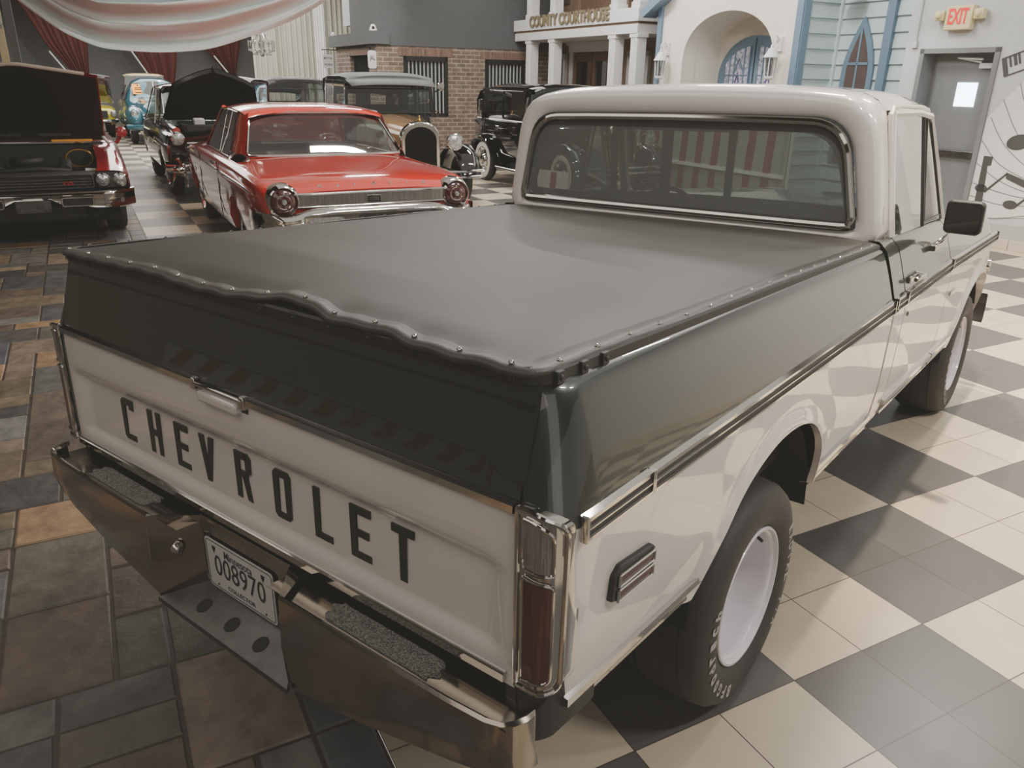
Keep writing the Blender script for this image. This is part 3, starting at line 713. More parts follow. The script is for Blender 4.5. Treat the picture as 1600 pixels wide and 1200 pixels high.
# ---------------------------------------------------------------- wheels
def make_wheel():
    R = empty('wheel', (0, 0, 0), 0, TRK)
    # local: outboard = +x
    tp = [(-.245, .215), (-.25, .25), (-.246, .30), (-.235, .330), (-.21, .347), (-.16, .352), (-.06, .352), (-.015, .346), (.008, .330), (.020, .300), (.022, .268), (.014, .240), (.003, .222), (-.004, .213)]
    t = MB().lathe(tp, (0, 0, 0), 'x', 64); ty = t.build('tyre', M['rubber'], R, smooth=60)
    # tread grooves as thin dark rings
    g = MB()
    for d in (-.19, -.145, -.10, -.055): g.lathe([(d - .004, .3535), (d, .3505), (d + .004, .3535)], (0, 0, 0), 'x', 64)
    g.build('tread_groove', M['dark'], ty, smooth=0)
    rp = [(-.008, .212), (.004, .2165), (.008, .214), (.008, .208), (-.004, .2035), (-.006, .197), (-.012, .192), (-.03, .190), (-.05, .189), (-.10, .182), (-.128, .170), (-.128, .155), (-.118, .138), (-.112, .11), (-.118, .085), (-.105, .072), (-.10, .06)]
    r = MB().lathe(rp, (0, 0, 0), 'x', 56); r.lathe([(-.245, .21), (-.12, .18)], (0, 0, 0), 'x', 40); rm = r.build('rim', M['wheel_white'], R, smooth=40)
    c = MB().lathe([(-.11, .066), (-.085, .062), (-.07, .05), (-.066, .001)], (0, 0, 0), 'x', 28)
    for k in range(5):
        a = k * 2 * PI / 5; c.lathe([(-.115, .012), (-.092, .011), (-.088, .001)], (0, .098 * math.cos(a), .098 * math.sin(a)), 'x', 8)
    c.build('hub_cap', M['chrome'], rm)
    sl = MB()
    for k in range(8):
        a = k * PI / 4 + .2; sl.ball((-.122, .143 * math.cos(a), .143 * math.sin(a)), .010, .022, .014, 10, 6)
    sl.build('vent_slot', M['dark'], rm)
    v = MB(); v.tube([(-.05, .185, .0), (-.012, .168, .004)], .005, 8); vv = v.build('valve_stem', M['black'], rm); vv.rotation_euler = (.9, 0, 0)
    def arc(s, a0, a1, h):
        n = len(s)
        for i, chh in enumerate(s):
            if chh == ' ': continue
            a = math.radians(lerp(a0, a1, i / (n - 1)))          # clock angle from the top, towards the front
            rad = .284; y, z = rad * math.sin(a), rad * math.cos(a)
            nrm = Vector((0, math.sin(a), math.cos(a))); tn = Vector((0, math.cos(a), -math.sin(a)))
            w = .012 if chh in 'I/' else .026
            if chh == 'I': w = .007
            L = MB(); text_fit(L, chh, (.0222, y, z), tn, nrm, w, h, .04); L.build('raised_letter', M['letter_white'], ty, smooth=0)
    arc('RADIAL T/A', 64, 134, .038); arc('BFGoodrich', 206, 288, .038)
    return R
W0 = make_wheel()
def place_wheel(o, s, y):
    o.location = (s * .945, y, .352 - .022 * s * .945 + .0218 * (y - 1)); o.rotation_euler = (0, .022 * 0, 0 if s > 0 else PI)
place_wheel(W0, 1, 1.055)
def wheel_copy(s, y):
    c = copy_tree(W0, TRK); place_wheel(c, s, y)
wheel_copy(-1, 1.055); wheel_copy(1, 4.008); wheel_copy(-1, 4.008)
# dark wheel housings
for s in (1, -1):
    for yc in (1.085, 4.03):
        mb = MB(); t = frange(0, PI, 17)
        mb.grid([[(s * x, yc + .44 * math.cos(a), .44 + .43 * math.sin(a)) for a in t] for x in (.935, .62)])
        mb.grid([[(s * .62, yc + .44 * math.cos(a) * k, .44 + .43 * math.sin(a) * k) for a in t] for k in (1, .01)])
        mb.build('wheel_housing', M['dark'], TRK, smooth=60)
for s in (1, -1): MB().box(*sorted((s * .60, s * .90)), 1.53, 3.58, .44, .60).build('rocker', M['dark'], TRK, bevel=.02)
# ================================================================== the other cars (x = 0 is the end nearest the truck, x runs away negative)
M['red_paint'] = mat('red_paint', (.70, .17, .12), .13, coat=1, var=.06, nscale=3)
M['crimson_paint'] = mat('crimson_paint', (.62, .10, .11), .15, coat=1, var=.06)
M['teal_paint'] = mat('teal_paint', (.22, .42, .48), .14, coat=1, var=.06)
M['tan_paint'] = mat('tan_paint', (.60, .47, .33), .18, coat=1, var=.06)
M['maroon_paint'] = mat('maroon_paint', (.20, .09, .07), .15, coat=1, var=.1)
M['yellow_paint'] = mat('yellow_paint', (.72, .68, .12), .2, coat=1, var=.06)
M['cream_paint'] = mat('cream_paint', (.76, .70, .55), .3, coat=.6, var=.06)
M['top_fabric'] = mat('top_fabric', (.36, .37, .37), .7, var=.1, bump=.1, bscale=300)
M['whitewall'] = mat('whitewall', (.80, .78, .74), .6)
M['car_glass'] = glassmat('car_glass', (.70, .74, .72), .08)
M['ribbed'] = mat('ribbed_bright_metal', (.62, .61, .59), .25, .9, var=.55, nscale=90, stretch=(1, 6, .05))
M['bay'] = mat('engine_bay', (.06, .06, .06), .6, var=.4, nscale=12)
M['lamp'] = mat('headlamp_lens', (.72, .73, .73), .08, .6, coat=1, var=.35, nscale=30, bump=.3, bscale=40)
M['orange_sign'] = mat('orange_sign', (.95, .62, .14), .5, var=.04)
M['exit_cream'] = mat('cream_edge', (.72, .66, .60), .35, var=.1)
M['core'] = mat('radiator_core_black', (.035, .032, .03), .7, spec=.1)
M['brass'] = mat('gold_metal', (.75, .58, .25), .2, .9, var=.2)

def loft(keys, xs, archs=(), wmin=.5, ncap=True):
    kx = [k[0] for k in keys]; o = sorted(range(len(kx)), key=lambda i: kx[i]); kx = [kx[i] for i in o]; pr = [keys[i][1] for i in o]; n = len(pr[0]); rows = []
    for x in xs:
        h = []
        for j in range(n):
            y = smooth_interp(kx, [p[j][0] for p in pr], x); z = smooth_interp(kx, [p[j][1] for p in pr], x)
            for xc, rr, zc in archs:
                d = abs(x - xc)
                if d < rr and y > wmin: z = max(z, zc + math.sqrt(rr * rr - d * d))
            h.append((x, y, z))
        rows.append(h + [(a, -b, c) for a, b, c in h[::-1] if b > 1e-6])
    mb = MB(); mb.grid(rows)
    if ncap: mb.add(rows[0], [tuple(range(len(rows[0])))]); mb.add(rows[-1], [tuple(range(len(rows[-1])))])
    return mb
def car_wheel(root, x, y, r=.34, w=.2, ww=False, cap='chrome', rim=None):
    s = 1 if y > 0 else -1
    R = empty('wheel', (x, y, r), 0, root)
    P = [(-w, r * .62), (-w * 1.02, r * .8), (-w * .93, r * .95), (-w * .75, r), (-w * .25, r), (-w * .06, r * .95), (.006, r * .8), (0, r * .63)]
    t = MB().lathe([(d * s, q) for d, q in P], (0, 0, 0), 'y', 36).build('tyre', M['rubber'], R, smooth=50)
    if ww: MB().lathe([(s * .005, r * .65), (s * .012, r * .80), (s * .002, r * .875)], (0, 0, 0), 'y', 36).build('whitewall', M['whitewall'], t)
    MB().lathe([(s * d, q) for d, q in ((-.01, r * .64), (.004, r * .62), (-.03, r * .5), (-.02, r * .36), (.015, r * .30), (.03, r * .15), (.032, .001))], (0, 0, 0), 'y', 28).build('hub_cap', M[rim or cap], R)
    return R
def headlamp(root, x, y, z, r, drum=.0, name='headlamp', ring='chrome'):
    m = MB().lathe([(-drum, r * .35), (-drum * .6, r * .85), (0, r), (.012, r * 1.02), (.016, r * .9), (.010, r * .86)], (x, y, z), 'x', 24); o = m.build(name, M[ring], root)
    MB().lathe([(.008, r * .88), (.022, r * .6), (.028, .001)], (x, y, z), 'x', 20).build('lens', M['lamp'], o); return o
def cargroup(name, label, a, b, cat='car', dr=0.0):
    return tag(empty(name, W(a, b), ROT + dr), label, cat)
def strip3(mb, pts, r, n=6): mb.tube(pts, r, n)

# ---------------------------------------------------------------- red hardtop
F = cargroup('hardtop_car', 'bright red early sixties hardtop with twin round tail lamps and chrome rear bumper', -5.5, -.16)
def fk(x, hw, zt, zf, zb=.33, crown=.02):
    return (x, [(hw - .20, zb), (hw - .06, zb + .02), (hw - .015, zb + .16), (hw, .60), (hw - .005, .70), (hw + .004, .79), (hw - .012, zf - .05), (hw - .045, zf - .01), (hw - .10, zf), (hw - .22, zt), (hw * .45, zt + crown * .8), (0, zt + crown)])
keys = [fk(0, .93, .845, .86, .44), fk(-.06, .955, .875, .885, .42), fk(-.25, .985, .925, .925), fk(-.8, 1.0, .975, .955), fk(-1.35, 1.0, 1.01, .965, .30), fk(-2.2, 1.0, 1.0, .965, .28), fk(-3.6, 1.0, .995, .96, .28), fk(-4.6, .99, .96, .93, .30), fk(-5.15, .95, .90, .87, .36), fk(-5.28, .90, .84, .82, .42)]
FX = sorted([0, -.02, -.06, -.12, -.18] + frange(-5.28, -.25, 110))
fb = loft(keys, FX, [(-1.30, .38, .30), (-4.32, .39, .30)], .7).build('body', M['red_paint'], F, smooth=45)
# roof, pillars and glass
def gpt(x, hw, z, y): return (x, y * hw, z - .05 * abs(y) ** 3)
rows = []
for x, hw, z in ((-1.76, .70, 1.43), (-1.80, .715, 1.455), (-2.0, .725, 1.482), (-2.4, .73, 1.502), (-2.9, .72, 1.50), (-3.2, .69, 1.48), (-3.3, .66, 1.45)):
    rows.append([(x - (.06 * abs(y) ** 2 if x < -3.1 else 0), y * hw, z - .055 * abs(y) ** 4) for y in frange(-1, 1, 17)])
rf_ = MB(); rf_.grid(rows); rf_.grid([[(p[0], p[1], p[2] - .05) for p in r] for r in rows]); roof = rf_.build('roof', M['red_paint'], F, smooth=60)
for s in (1, -1):
    cp = MB(); cp.grid([[(-1.76, s * .69, 1.425), (-1.80, s * .725, 1.40), (-2.02, s * .735, 1.415)], [(-1.60, s * .755, 1.20), (-1.70, s * .785, 1.18), (-1.98, s * .80, 1.18)], [(-1.36, s * .82, .985), (-1.55, s * .875, .975), (-1.94, s * .885, .97)]])
    cp.build('rear_pillar', M['red_paint'], F, smooth=70)
    bb = MB(); bb.grid([[(-1.30, s * .80, .96), (-1.55, s * .895, .94), (-1.95, s * .905, .935)], [(-1.36, s * .828, .990), (-1.55, s * .884, .985), (-1.95, s * .895, .985)], [(-1.42, s * .815, 1.05), (-1.585, s * .862, 1.045), (-1.955, s * .868, 1.045)]]); bb.build('pillar_trim', M['chrome'], F)
    ap = MB(); ap.tube([(-3.75, s * .84, .99), (-3.30, s * .68, 1.43)], .028, 8); ap.build('windscreen_pillar', M['red_paint'], F)
    sg = MB(); sg.grid([[(-1.97, s * .885, .985), (-3.72, s * .86, .985)], [(-2.03, s * .74, 1.42), (-3.28, s * .70, 1.42)]]); sg.build('side_glass', M['car_glass'], F, smooth=0)
    sf = MB(); sf.tube([(-1.97, s * .888, .985), (-2.03, s * .745, 1.42), (-2.4, s * .748, 1.43), (-3.28, s * .705, 1.42), (-3.72, s * .865, .985), (-1.97, s * .888, .985)], .010, 6); sf.tube([(-2.62, s * .885, .985), (-2.66, s * .745, 1.43)], .008, 6); sf.build('side_window_trim', M['chrome'], F)
    st = MB(); st.tube([(x, s * (smooth_interp([-5.2, -4.6, -.8, -.2], [.955, .995, 1.005, .985], x)), smooth_interp([-5.2, -2, -.75, -.4], [.85, .845, .845, .82], x)) for x in frange(-5.1, -.38, 26)], .011, 6); st.build('side_moulding', M['chrome'], F)
    dh = MB(); dh.tube([(-2.25, s * 1.015, .90), (-2.42, s * 1.015, .905)], .012, 6); dh.build('door_handle', M['chrome'], F)
    dl = MB(); dl.tube([(-2.12, s * 1.0, .93), (-2.12, s * 1.001, .60), (-2.10, s * .992, .36)], .004, 4); dl.tube([(-3.5, s * .998, .93), (-3.5, s * 1.0, .38)], .004, 4); dl.build('door_seam', M['dark'], F)
def bl(y, t): # backlight surface
    return (lerp(-1.40, -1.78, t) - .10 * abs(y) ** 2 * (1 - t) * 0 - .05 * abs(y) ** 4, y * lerp(.80, .675, t), lerp(1.03, 1.425, t) - .03 * abs(y) ** 4 * t)
bg = MB(); bg.grid([[bl(y, t) for y in frange(-1, 1, 17)] for t in (0, .33, .66, 1)]); bg.build('rear_window', M['car_glass'], F, smooth=70)
bt = MB(); lp = [bl(y, 0) for y in frange(-.97, .97, 15)] + [bl(1, t) for t in (.08, .3, .6, .9)] + [bl(y, 1) for y in frange(.95, -.95, 15)] + [bl(-1, t) for t in (.9, .6, .3, .08)]
bt.tube(lp, .017, 8, closed=True); bt.build('rear_window_trim', M['chrome'], F)
wg = MB(); wg.grid([[(-3.78 - .10 * (1 - y * y), y * .83, .99) for y in frange(-1, 1, 9)], [(-3.32 - .05 * (1 - y * y), y * .66, 1.44) for y in frange(-1, 1, 9)]]); wg.build('windscreen', M['car_glass'], F, smooth=60)
inn = MB(); inn.box(-3.7, -1.55, -.80, .80, .55, .70); inn.box(-1.75, -1.60, -.72, .72, .7, .99); inn.box(-2.8, -2.62, -.70, .70, .7, 1.06); inn.build('seats', M['maroon_paint'], F, bevel=.05)
inn = MB(); inn.grid([[(-1.42, -.80, 1.0), (-1.42, .80, 1.0)], [(-1.72, -.78, .995), (-1.72, .78, .995)]]); inn.build('parcel_shelf', M['maroon_paint'], F)
# rear panel
tp = MB(); tp.box(-.01, .018, -.68, .68, .735, .832); tp.build('ribbed_panel', M['ribbed'], F)
tp = MB(); tp.tube([(.02, -.70, .84), (.022, 0, .842), (.02, .70, .84)], .012, 6); tp.tube([(.02, -.68, .732), (.022, 0, .732), (.02, .68, .732)], .008, 6); tp.build('panel_trim', M['chrome'], F)
tp = MB(); tp.box(.015, .03, -.062, .062, .752, .812); bd = tp.build('fuel_door_badge', M['chrome'], F, bevel=.004)
tp = MB(); tp.box(.028, .033, -.045, .045, .766, .798); tp.build('badge_centre', M['dull_steel'], bd)
for s in (1, -1):
    q = MB().lathe([(-.10, .150), (.0, .146), (.035, .128), (.045, .118), (.03, .108)], (-.01, s * .79, .785), 'x', 36); tl = q.build('tail_lamp', M['chrome'], F)
    MB().lathe([(.025, .109), (.045, .085), (.05, .06), (.055, .03)], (-.01, s * .79, .785), 'x', 32).build('red_lens', M['red_lens'], tl)
    MB().lathe([(.045, .066), (.056, .060), (.050, .052)], (-.01, s * .79, .785), 'x', 32).build('chrome_ring', M['chrome'], tl)
    MB().lathe([(.050, .026), (.064, .020), (.066, .001)], (-.01, s * .79, .785), 'x', 20).build('centre_lens', M['lamp'], tl)
for i, ch in enumerate('GALAXIE'):
    mb = MB(); y = lerp(-.46, .50, i / 6); text_fit(mb, ch, (-.055, y, .893), (0, 1, 0), (-.35, 0, .9), .030 if ch != 'I' else .008, .034, .03, thick=.006); mb.build('letter', M['chrome'], F, smooth=0)
rb_ = MB(); rows = []
for y in frange(-1.0, 1.0, 33):
    k = abs(y); dip = .055 * math.exp(-((k - .79) / .16) ** 2)
    xx = .10 - .26 * max(0, (k - .80) / .2) ** 2
    rows.append([(xx - .05, y, .728 - dip), (xx + .02, y, .718 - dip), (xx + .04, y, .675 - dip * .7), (xx + .012, y, .625 - dip * .3), (xx + .03, y, .585), (xx + .03, y, .515), (xx - .03, y, .49)])
rb_.grid(rows); rbm = rb_.build('rear_bumper', M['chrome'], F, smooth=60)
for s in (1, -1):
    q = MB(); q.grid([[(-.06 - t * .42, s * (1.0 + .012 * math.sin(t * PI)), z) for t in frange(0, 1, 6)] for z in (.50, .57, .65, .69)]); q.build('bumper_wing', M['chrome'], rbm, smooth=60)
q = MB(); q.prism(rrect(-.17, .17, .60, .685, .012), lambda a, b, d: (.125 + d, a, b), 0, .012); q.build('number_plate_recess', M['black'], rbm)
for s in (1, -1):
    q = MB(); q.prism(rrect(-.15, .15, .615, .655, .018), lambda a, b, d: (.115 + d, s * .46 + a, b), 0, .018); q.build('reversing_lamp', M['lamp'], rbm)
q = MB(); q.tube([(.0, 0, .90), (.0, .02, .915)], .012, 8); q.build('boot_lock', M['chrome'], F)
MB().box(-5.0, -.12, -.82, .82, .24, .50).build('underbody', M['dark'], F, bevel=.05)
for x in (-1.30, -4.32):
    for s in (1, -1): car_wheel(F, x, s * .91, .345, .2)

# ---------------------------------------------------------------- crimson coupe with its bonnet up
B_ = cargroup('muscle_car', 'crimson coupe facing the truck with black bonnet propped open and four round headlamps', -8.55, -2.93)
def bk(x, hw, zt, zb=.40): return (x, [(hw - .16, zb), (hw - .03, zb + .05), (hw, .58), (hw - .005, .70), (hw - .02, zt - .05), (hw - .06, zt - .008), (hw - .14, zt), (hw - .31, zt - .005)])
for s in (1, -1):   # front wings only, so the engine bay is open
    keys = [bk(-.06, .95, .775, .50), bk(-.3, .975, .80), bk(-.9, .985, .85), bk(-1.99, .985, .935)]
    xs = sorted([-.06, -.1, -.15] + frange(-1.99, -.2, 40)); mb = MB(); rows = []
    for x in xs:
        kx = [-1.99, -.9, -.3, -.06]; h = []
        for j in range(8):
            y = smooth_interp(kx, [k[1][j][0] for k in keys[::-1]], x); z = smooth_interp(kx, [k[1][j][1] for k in keys[::-1]], x)
            d = abs(x + .95)
            if d < .40: z = max(z, .28 + math.sqrt(.16 - d * d))
            h.append((x, s * y, z))
        rows.append(h)
    mb.grid(rows); mb.build('front_wing', M['crimson_paint'], B_, smooth=50)
    q = MB(); q.grid([[(r[-1][0], r[-1][1], r[-1][2] - .004) for r in rows], [(r[-1][0], r[-1][1] - s * .03, r[-1][2] - .40) for r in rows]]); q.build('inner_apron', M['bay'], B_)
ckeys = [(-1.985, .985, .935), (-2.2, .985, .95), (-3.6, .985, .94), (-4.6, .97, .93), (-5.1, .90, .88)]
loft([(x, [(hw - .16, .32), (hw - .02, .38), (hw, .6), (hw - .02, zt - .06), (hw - .08, zt), (hw * .5, zt + .02), (0, zt + .025)]) for x, hw, zt in ckeys], frange(-5.1, -1.985, 40), [(-3.85, .38, .28)], .7).build('body', M['crimson_paint'], B_, smooth=45)
rows = [[(x, y * hw, z - .05 * abs(y) ** 4) for y in frange(-1, 1, 13)] for x, hw, z in ((-2.75, .62, 1.30), (-3.0, .66, 1.345), (-3.5, .66, 1.35), (-3.9, .64, 1.30), (-4.5, .62, 1.02))]
MB().grid(rows).build('roof', M['crimson_paint'], B_, smooth=60, solid=.03)
g = MB(); g.grid([[(-2.15, -.80, .96), (-2.10, 0, .97), (-2.15, .80, .96)], [(-2.76, -.62, 1.29), (-2.72, 0, 1.31), (-2.76, .62, 1.29)]]); g.grid([[(-2.15, .80, .96), (-4.2, .84, .95)], [(-2.76, .62, 1.28), (-3.9, .62, 1.28)]]); g.grid([[(-2.15, -.80, .96), (-4.2, -.84, .95)], [(-2.76, -.62, 1.28), (-3.9, -.62, 1.28)]]); g.build('windows', M['dark_glass'], B_, smooth=0)
bay = MB(); bay.box(-1.95, -.35, -.68, .68, .40, .50); bay.box(-1.98, -1.9, -.80, .80, .5, .95); bay.box(-.40, -.14, -.68, .68, .5, .745); bay.build('engine_bay', M['bay'], B_, bevel=.02)
en = MB(); en.box(-1.7, -.7, -.30, .30, .5, .70); en.tube([(-1.6, .34, .74), (-.8, .34, .72)], .07, 10); en.tube([(-1.6, -.34, .74), (-.8, -.34, .72)], .07, 10); en.lathe([(0, .17), (.05, .19), (.10, .17), (.11, .01)], (-1.2, -.05, .74), 'z', 24); en.tube([(-.6, -.3, .74), (-.62, .1, .75), (-.65, .4, .72)], .03, 8); eng = en.build('engine', M['bay'], B_, bevel=.02)
en = MB(); en.tube([(-1.35 + .0 * math.cos(t), .50 + .145 * math.cos(t), .80 + .10 * math.sin(t)) for t in frange(0, 2 * PI, 25)[:-1]], .012, 6, closed=True); en.lathe([(0, .13), (-.03, .12)], (-1.35, .50, .80), 'x', 20); en.build('brake_booster', M['brass'], B_)
en = MB(); en.box(-.85, -.70, .54, .66, .66, .73); en.build('battery', M['plate_white'], B_, bevel=.01)
en = MB(); en.box(-1.95, -1.86, -.66, .66, .93, .965); en.build('cowl_panel', M['chrome'], B_, bevel=.01)
en = MB(); en.box(-1.90, -1.85, .22, .68, .955, .985); en.build('cowl_glow_strip', M['orange_sign'], B_, bevel=.005)  # orange strip paints the warm glow on the cowl
# bonnet propped up
def hp(x, y, dz=0): # x 0 hinge .. 1 leading edge
    ln = lerp(1.02, 1.10, 1 - abs(y) / .82) if x > .9 else 1.02
    return (-1.92 + .72 * x * ln, y, .97 + .70 * x * ln + (.04 * math.sin(x * 2.4)) + dz + (.06 * (1 - abs(y) / .82) * x))
ys = frange(-.82, .82, 13)
h1 = MB(); h1.grid([[hp(x, y) for y in ys] for x in frange(0, 1, 10)]); bon = h1.build('bonnet_underside', M['bay'], B_, smooth=60)
h2 = MB(); h2.grid([[tuple(Vector(hp(x, y * 1.02)) + Vector((-.03, 0, .035))) for y in ys] for x in frange(0, 1.01, 10)]); h2.build('bonnet', M['crimson_paint'], B_, smooth=60)
h3 = MB(); h3.tube([tuple(Vector(hp(1.0, y)) + Vector((.0, 0, .03))) for y in frange(-.80, .70, 15)], .022, 8); h3.build('bonnet_edge', M['exit_cream'], B_)
for yy in (-.45, .10):
    h3 = MB()
    for k in range(18): h3.box(-1.86, -1.84, yy + k * .02, yy + k * .02 + .008, 1.03, 1.09)
    h3.build('bonnet_vent_grille', M['dull_steel'], bon)
for s in (1, -1):
    h3 = MB(); h3.tube([(-1.90, s * .80, 1.02), (-1.8, s * .86, .93)], .02, 6); h3.build('bonnet_hinge', M['plate_white'], B_)
# face
fr = MB()
fr.prism(rrect(-.60, .60, .600, .735, .02), lambda a, b, d: (-.05 + d - .05 * abs(a), a, b), 0, .02); gr_ = fr.build('grille', M['bay'], B_)
fr = MB(); fr.tube([(-.02 - .05 * abs(a), a, b) for a, b in rrect(-.60, .60, .600, .735, .02, 3)], .009, 6, closed=True)
for z in (.632, .662, .692): fr.tube([(-.02 - .05 * .58, -.58, z), (-.02, 0, z), (-.02 - .05 * .58, .58, z)], .006, 6)
fr.build('grille_bars', M['dull_steel'], gr_)
fr = MB(); text_fit(fr, 'GS', (-.005, .36, .655), (0, 1, 0), (0, 0, 1), .10, .04, .02, thick=.008); fr.build('grille_letters', M['crimson_paint'], gr_)
for s in (1, -1):
    fr = MB(); fr.prism(rrect(.635, .935, .585, .765, .03), lambda a, b, d: (-.10 + d - .25 * max(0, a - .85), s * a, b), -.05, .02); hb_ = fr.build('headlamp_bezel', M['dull_steel'], B_, bevel=.01)
    for yy in (.700, .870): headlamp(B_, -.075 - .25 * max(0, yy - .85), s * yy, .672, .072)
bp = MB(); rows = []
for y in frange(-1.0, 1.0, 25):
    k = abs(y); xx = .10 - .26 * max(0, (k - .72) / .28) ** 2; z0 = interp([0, .22, .28, .50, .60, 1], [.50, .50, .42, .42, .40, .40], k)
    rows.append([(xx - .06, y, .575), (xx, y, .57), (xx + .012, y, .545), (xx - .01, y, .52), (xx - .02, y, lerp(.52, z0, .5)), (xx - .01, y, z0), (xx - .08, y, z0 - .02)])
bp.grid(rows); bmp = bp.build('front_bumper', M['chrome'], B_, smooth=60)
for s in (1, -1):
    q = MB(); q.prism(rrect(.27, .57, .43, .515, .015), lambda a, b, d: (.085 + d, s * a, b), 0, .02); q.build('air_slot', M['bay'], bmp)
    q = MB(); q.tube([(.108, s * a, b) for a, b in rrect(.27, .57, .43, .515, .015, 3)], .008, 6, closed=True); q.build('slot_trim', M['chrome'], bmp)
    q = MB(); q.prism(rrect(.68, .88, .44, .49, .01), lambda a, b, d: (.085 - .26 * max(0, (a - .72) / .28) ** 2 + d, s * a, b), 0, .012); q.build('parking_lamp', M['clear_lens'], bmp)
q = MB(); q.prism(rrect(-.165, .165, .375, .50, .02), lambda a, b, d: (.10 + d, a, b), 0, .012); np_ = q.build('number_plate', M['dull_steel'], bmp)
q = MB(); q.tube([(.115, -.12, .40), (.115, .12, .40)], .005, 6); q.build('plate_bar', M['chrome'], np_)
MB().box(-4.9, -.15, -.84, .84, .22, .42).build('underbody', M['dark'], B_, bevel=.04)
q = MB(); q.lathe([(0, .045), (.05, .07), (.11, .055), (.12, .001)], (-1.72, 1.02, 1.075), 'x', 16); q.tube([(-1.68, .94, .94), (-1.68, 1.01, 1.04)], .022, 8); q.build('door_mirror', M['crimson_paint'], B_)
for x in (-.95, -3.85):
    for s in (1, -1): car_wheel(B_, x, s * .90, .335, .22)

# ---------------------------------------------------------------- black fifties car, bonnet up, nose to nose with the red one
K = cargroup('fifties_sedan', 'black chrome-trimmed sedan with raised bonnet behind the red hardtop', -11.4, -.42)
def kk(x, hw, zt, zb=.35): return (x, [(hw - .15, zb), (hw - .02, zb + .06), (hw, .62), (hw - .01, .80), (hw - .04, zt - .04), (hw - .12, zt), (hw - .30, zt + .02), (hw * .3, zt + .05), (0, zt + .055)])
loft([kk(-.05, .84, .90, .5), kk(-.15, .87, .96), kk(-.6, .90, .99), kk(-1.6, .91, 1.02), kk(-3.6, .92, 1.02), kk(-4.6, .88, .95), kk(-5.0, .80, .88)], sorted(frange(-5.0, -.2, 70) + [-.05, -.1, -.15]), [(-.92, .40, .30), (-3.8, .38, .30)], .6).build('body', M['black_gloss'], K, smooth=50)
rows = [[(x, y * hw, z - .06 * abs(y) ** 4) for y in frange(-1, 1, 13)] for x, hw, z in ((-1.95, .68, 1.56), (-2.1, .70, 1.61), (-2.7, .70, 1.64), (-3.3, .68, 1.60), (-3.9, .62, 1.15))]
MB().grid(rows).build('roof', M['black_gloss'], K, smooth=60, solid=.03)
g = MB(); g.grid([[(-1.55, -.80, 1.03), (-1.50, 0, 1.06), (-1.55, .80, 1.03)], [(-1.96, -.68, 1.55), (-1.92, 0, 1.59), (-1.96, .68, 1.55)]])
for s in (1, -1): g.grid([[(-1.55, s * .81, 1.03), (-3.6, s * .83, 1.03)], [(-1.97, s * .69, 1.54), (-3.3, s * .67, 1.54)]])
g.build('windows', M['car_glass'], K, smooth=0)
g = MB()
for s in (1, -1):
    g.tube([(-1.52, s * .81, 1.02), (-1.56, s * .80, 1.10), (-1.90, s * .70, 1.52), (-1.96, s * .64, 1.58)], .016, 8)
    g.tube([(-1.75, s * .86, 1.03), (-1.95, s * .76, 1.53), (-2.6, s * .72, 1.58), (-3.3, s * .70, 1.53), (-3.6, s * .86, 1.03)], .012, 6)
    g.tube([(-.3, s * .93, .80), (-2.2, s * .945, .80), (-2.5, s * .945, .70), (-4.8, s * .90, .72)], .012, 6)
g.tube([(-1.96, -.64, 1.58), (-1.93, 0, 1.605), (-1.96, .64, 1.58)], .014, 8); g.build('window_chrome', M['chrome'], K)
for s in (1, -1):
    headlamp(K, .0, s * .72, .90, .095, .30)
    q = MB(); q.tube([(-.02, s * .72, 1.0), (-.5, s * .76, 1.05), (-1.0, s * .80, 1.06)], lambda t: .05 * (1 - t) + .012, 8); q.build('wing_crest', M['chrome'], K)
    q = MB(); q.tube([(.10, s * .70, .40), (.14, s * .74, .52), (.12, s * .78, .64)], .045, 8); q.tube([(.14, s * .80, .46), (.12, s * .86, .34), (.08, s * .89, .24)], .022, 8); q.tube([(.14, s * .70, .46), (.13, s * .68, .34), (.1, s * .68, .24)], .022, 8); q.ball((.13, s * .76, .48), .07, .09, .06); q.build('bumper_guard', M['chrome'], K)
q = MB(); rows = []
for y in frange(-.92, .92, 17):
    xx = .10 - .22 * (abs(y) / .92) ** 4; rows.append([(xx - .05, y, .58), (xx, y, .57), (xx + .02, y, .52), (xx, y, .46), (xx - .05, y, .44)])
q.grid(rows); q.build('front_bumper', M['chrome'], K, smooth=60)
q = MB(); q.prism(rrect(-.62, .62, .62, .86, .06), lambda a, b, d: (-.03 + d, a, b), 0, .02); gk = q.build('grille', M['bay'], K)
q = MB()
for z in (.66, .72, .78, .84): q.tube([(.0, -.60, z), (.03, 0, z), (.0, .60, z)], .012, 6)
q.build('grille_bars', M['chrome'], gk)
q = MB(); q.box(-1.45, -.3, -.56, .56, .92, 1.075); q.build('engine_bay', M['bay'], K, bevel=.02)
q = MB(); q.box(-.62, -.45, -.42, -.26, 1.05, 1.16); q.build('washer_bottle', M['plate_white'], K, bevel=.02)
def kh(t, y): return (-1.45 + .55 * t, y * lerp(.74, .60, t), 1.09 + (.50 + .22 * (1 - abs(y) ** 1.4)) * t + .05 * math.sin(PI * t) * (1 - y * y))
q = MB(); q.grid([[kh(t, y) for y in frange(-1, 1, 17)] for t in frange(0, 1, 8)]); q.build('bonnet', [M['bay']], K, smooth=70)
q = MB(); q.grid([[tuple(Vector(kh(t, y)) + Vector((-.05, 0, .03 + .02 * t))) for y in frange(-1.02, 1.02, 17)] for t in frange(0, 1.02, 8)]); q.build('bonnet_top', M['black_gloss'], K, smooth=70)
q = MB(); q.grid([[tuple(Vector(kh(1.0, y)) + Vector((.0, 0, dz))) for y in frange(-1, 1, 25)] for dz in (-.005, .05)]); q.build('bonnet_lip', M['black_gloss'], K, smooth=70)
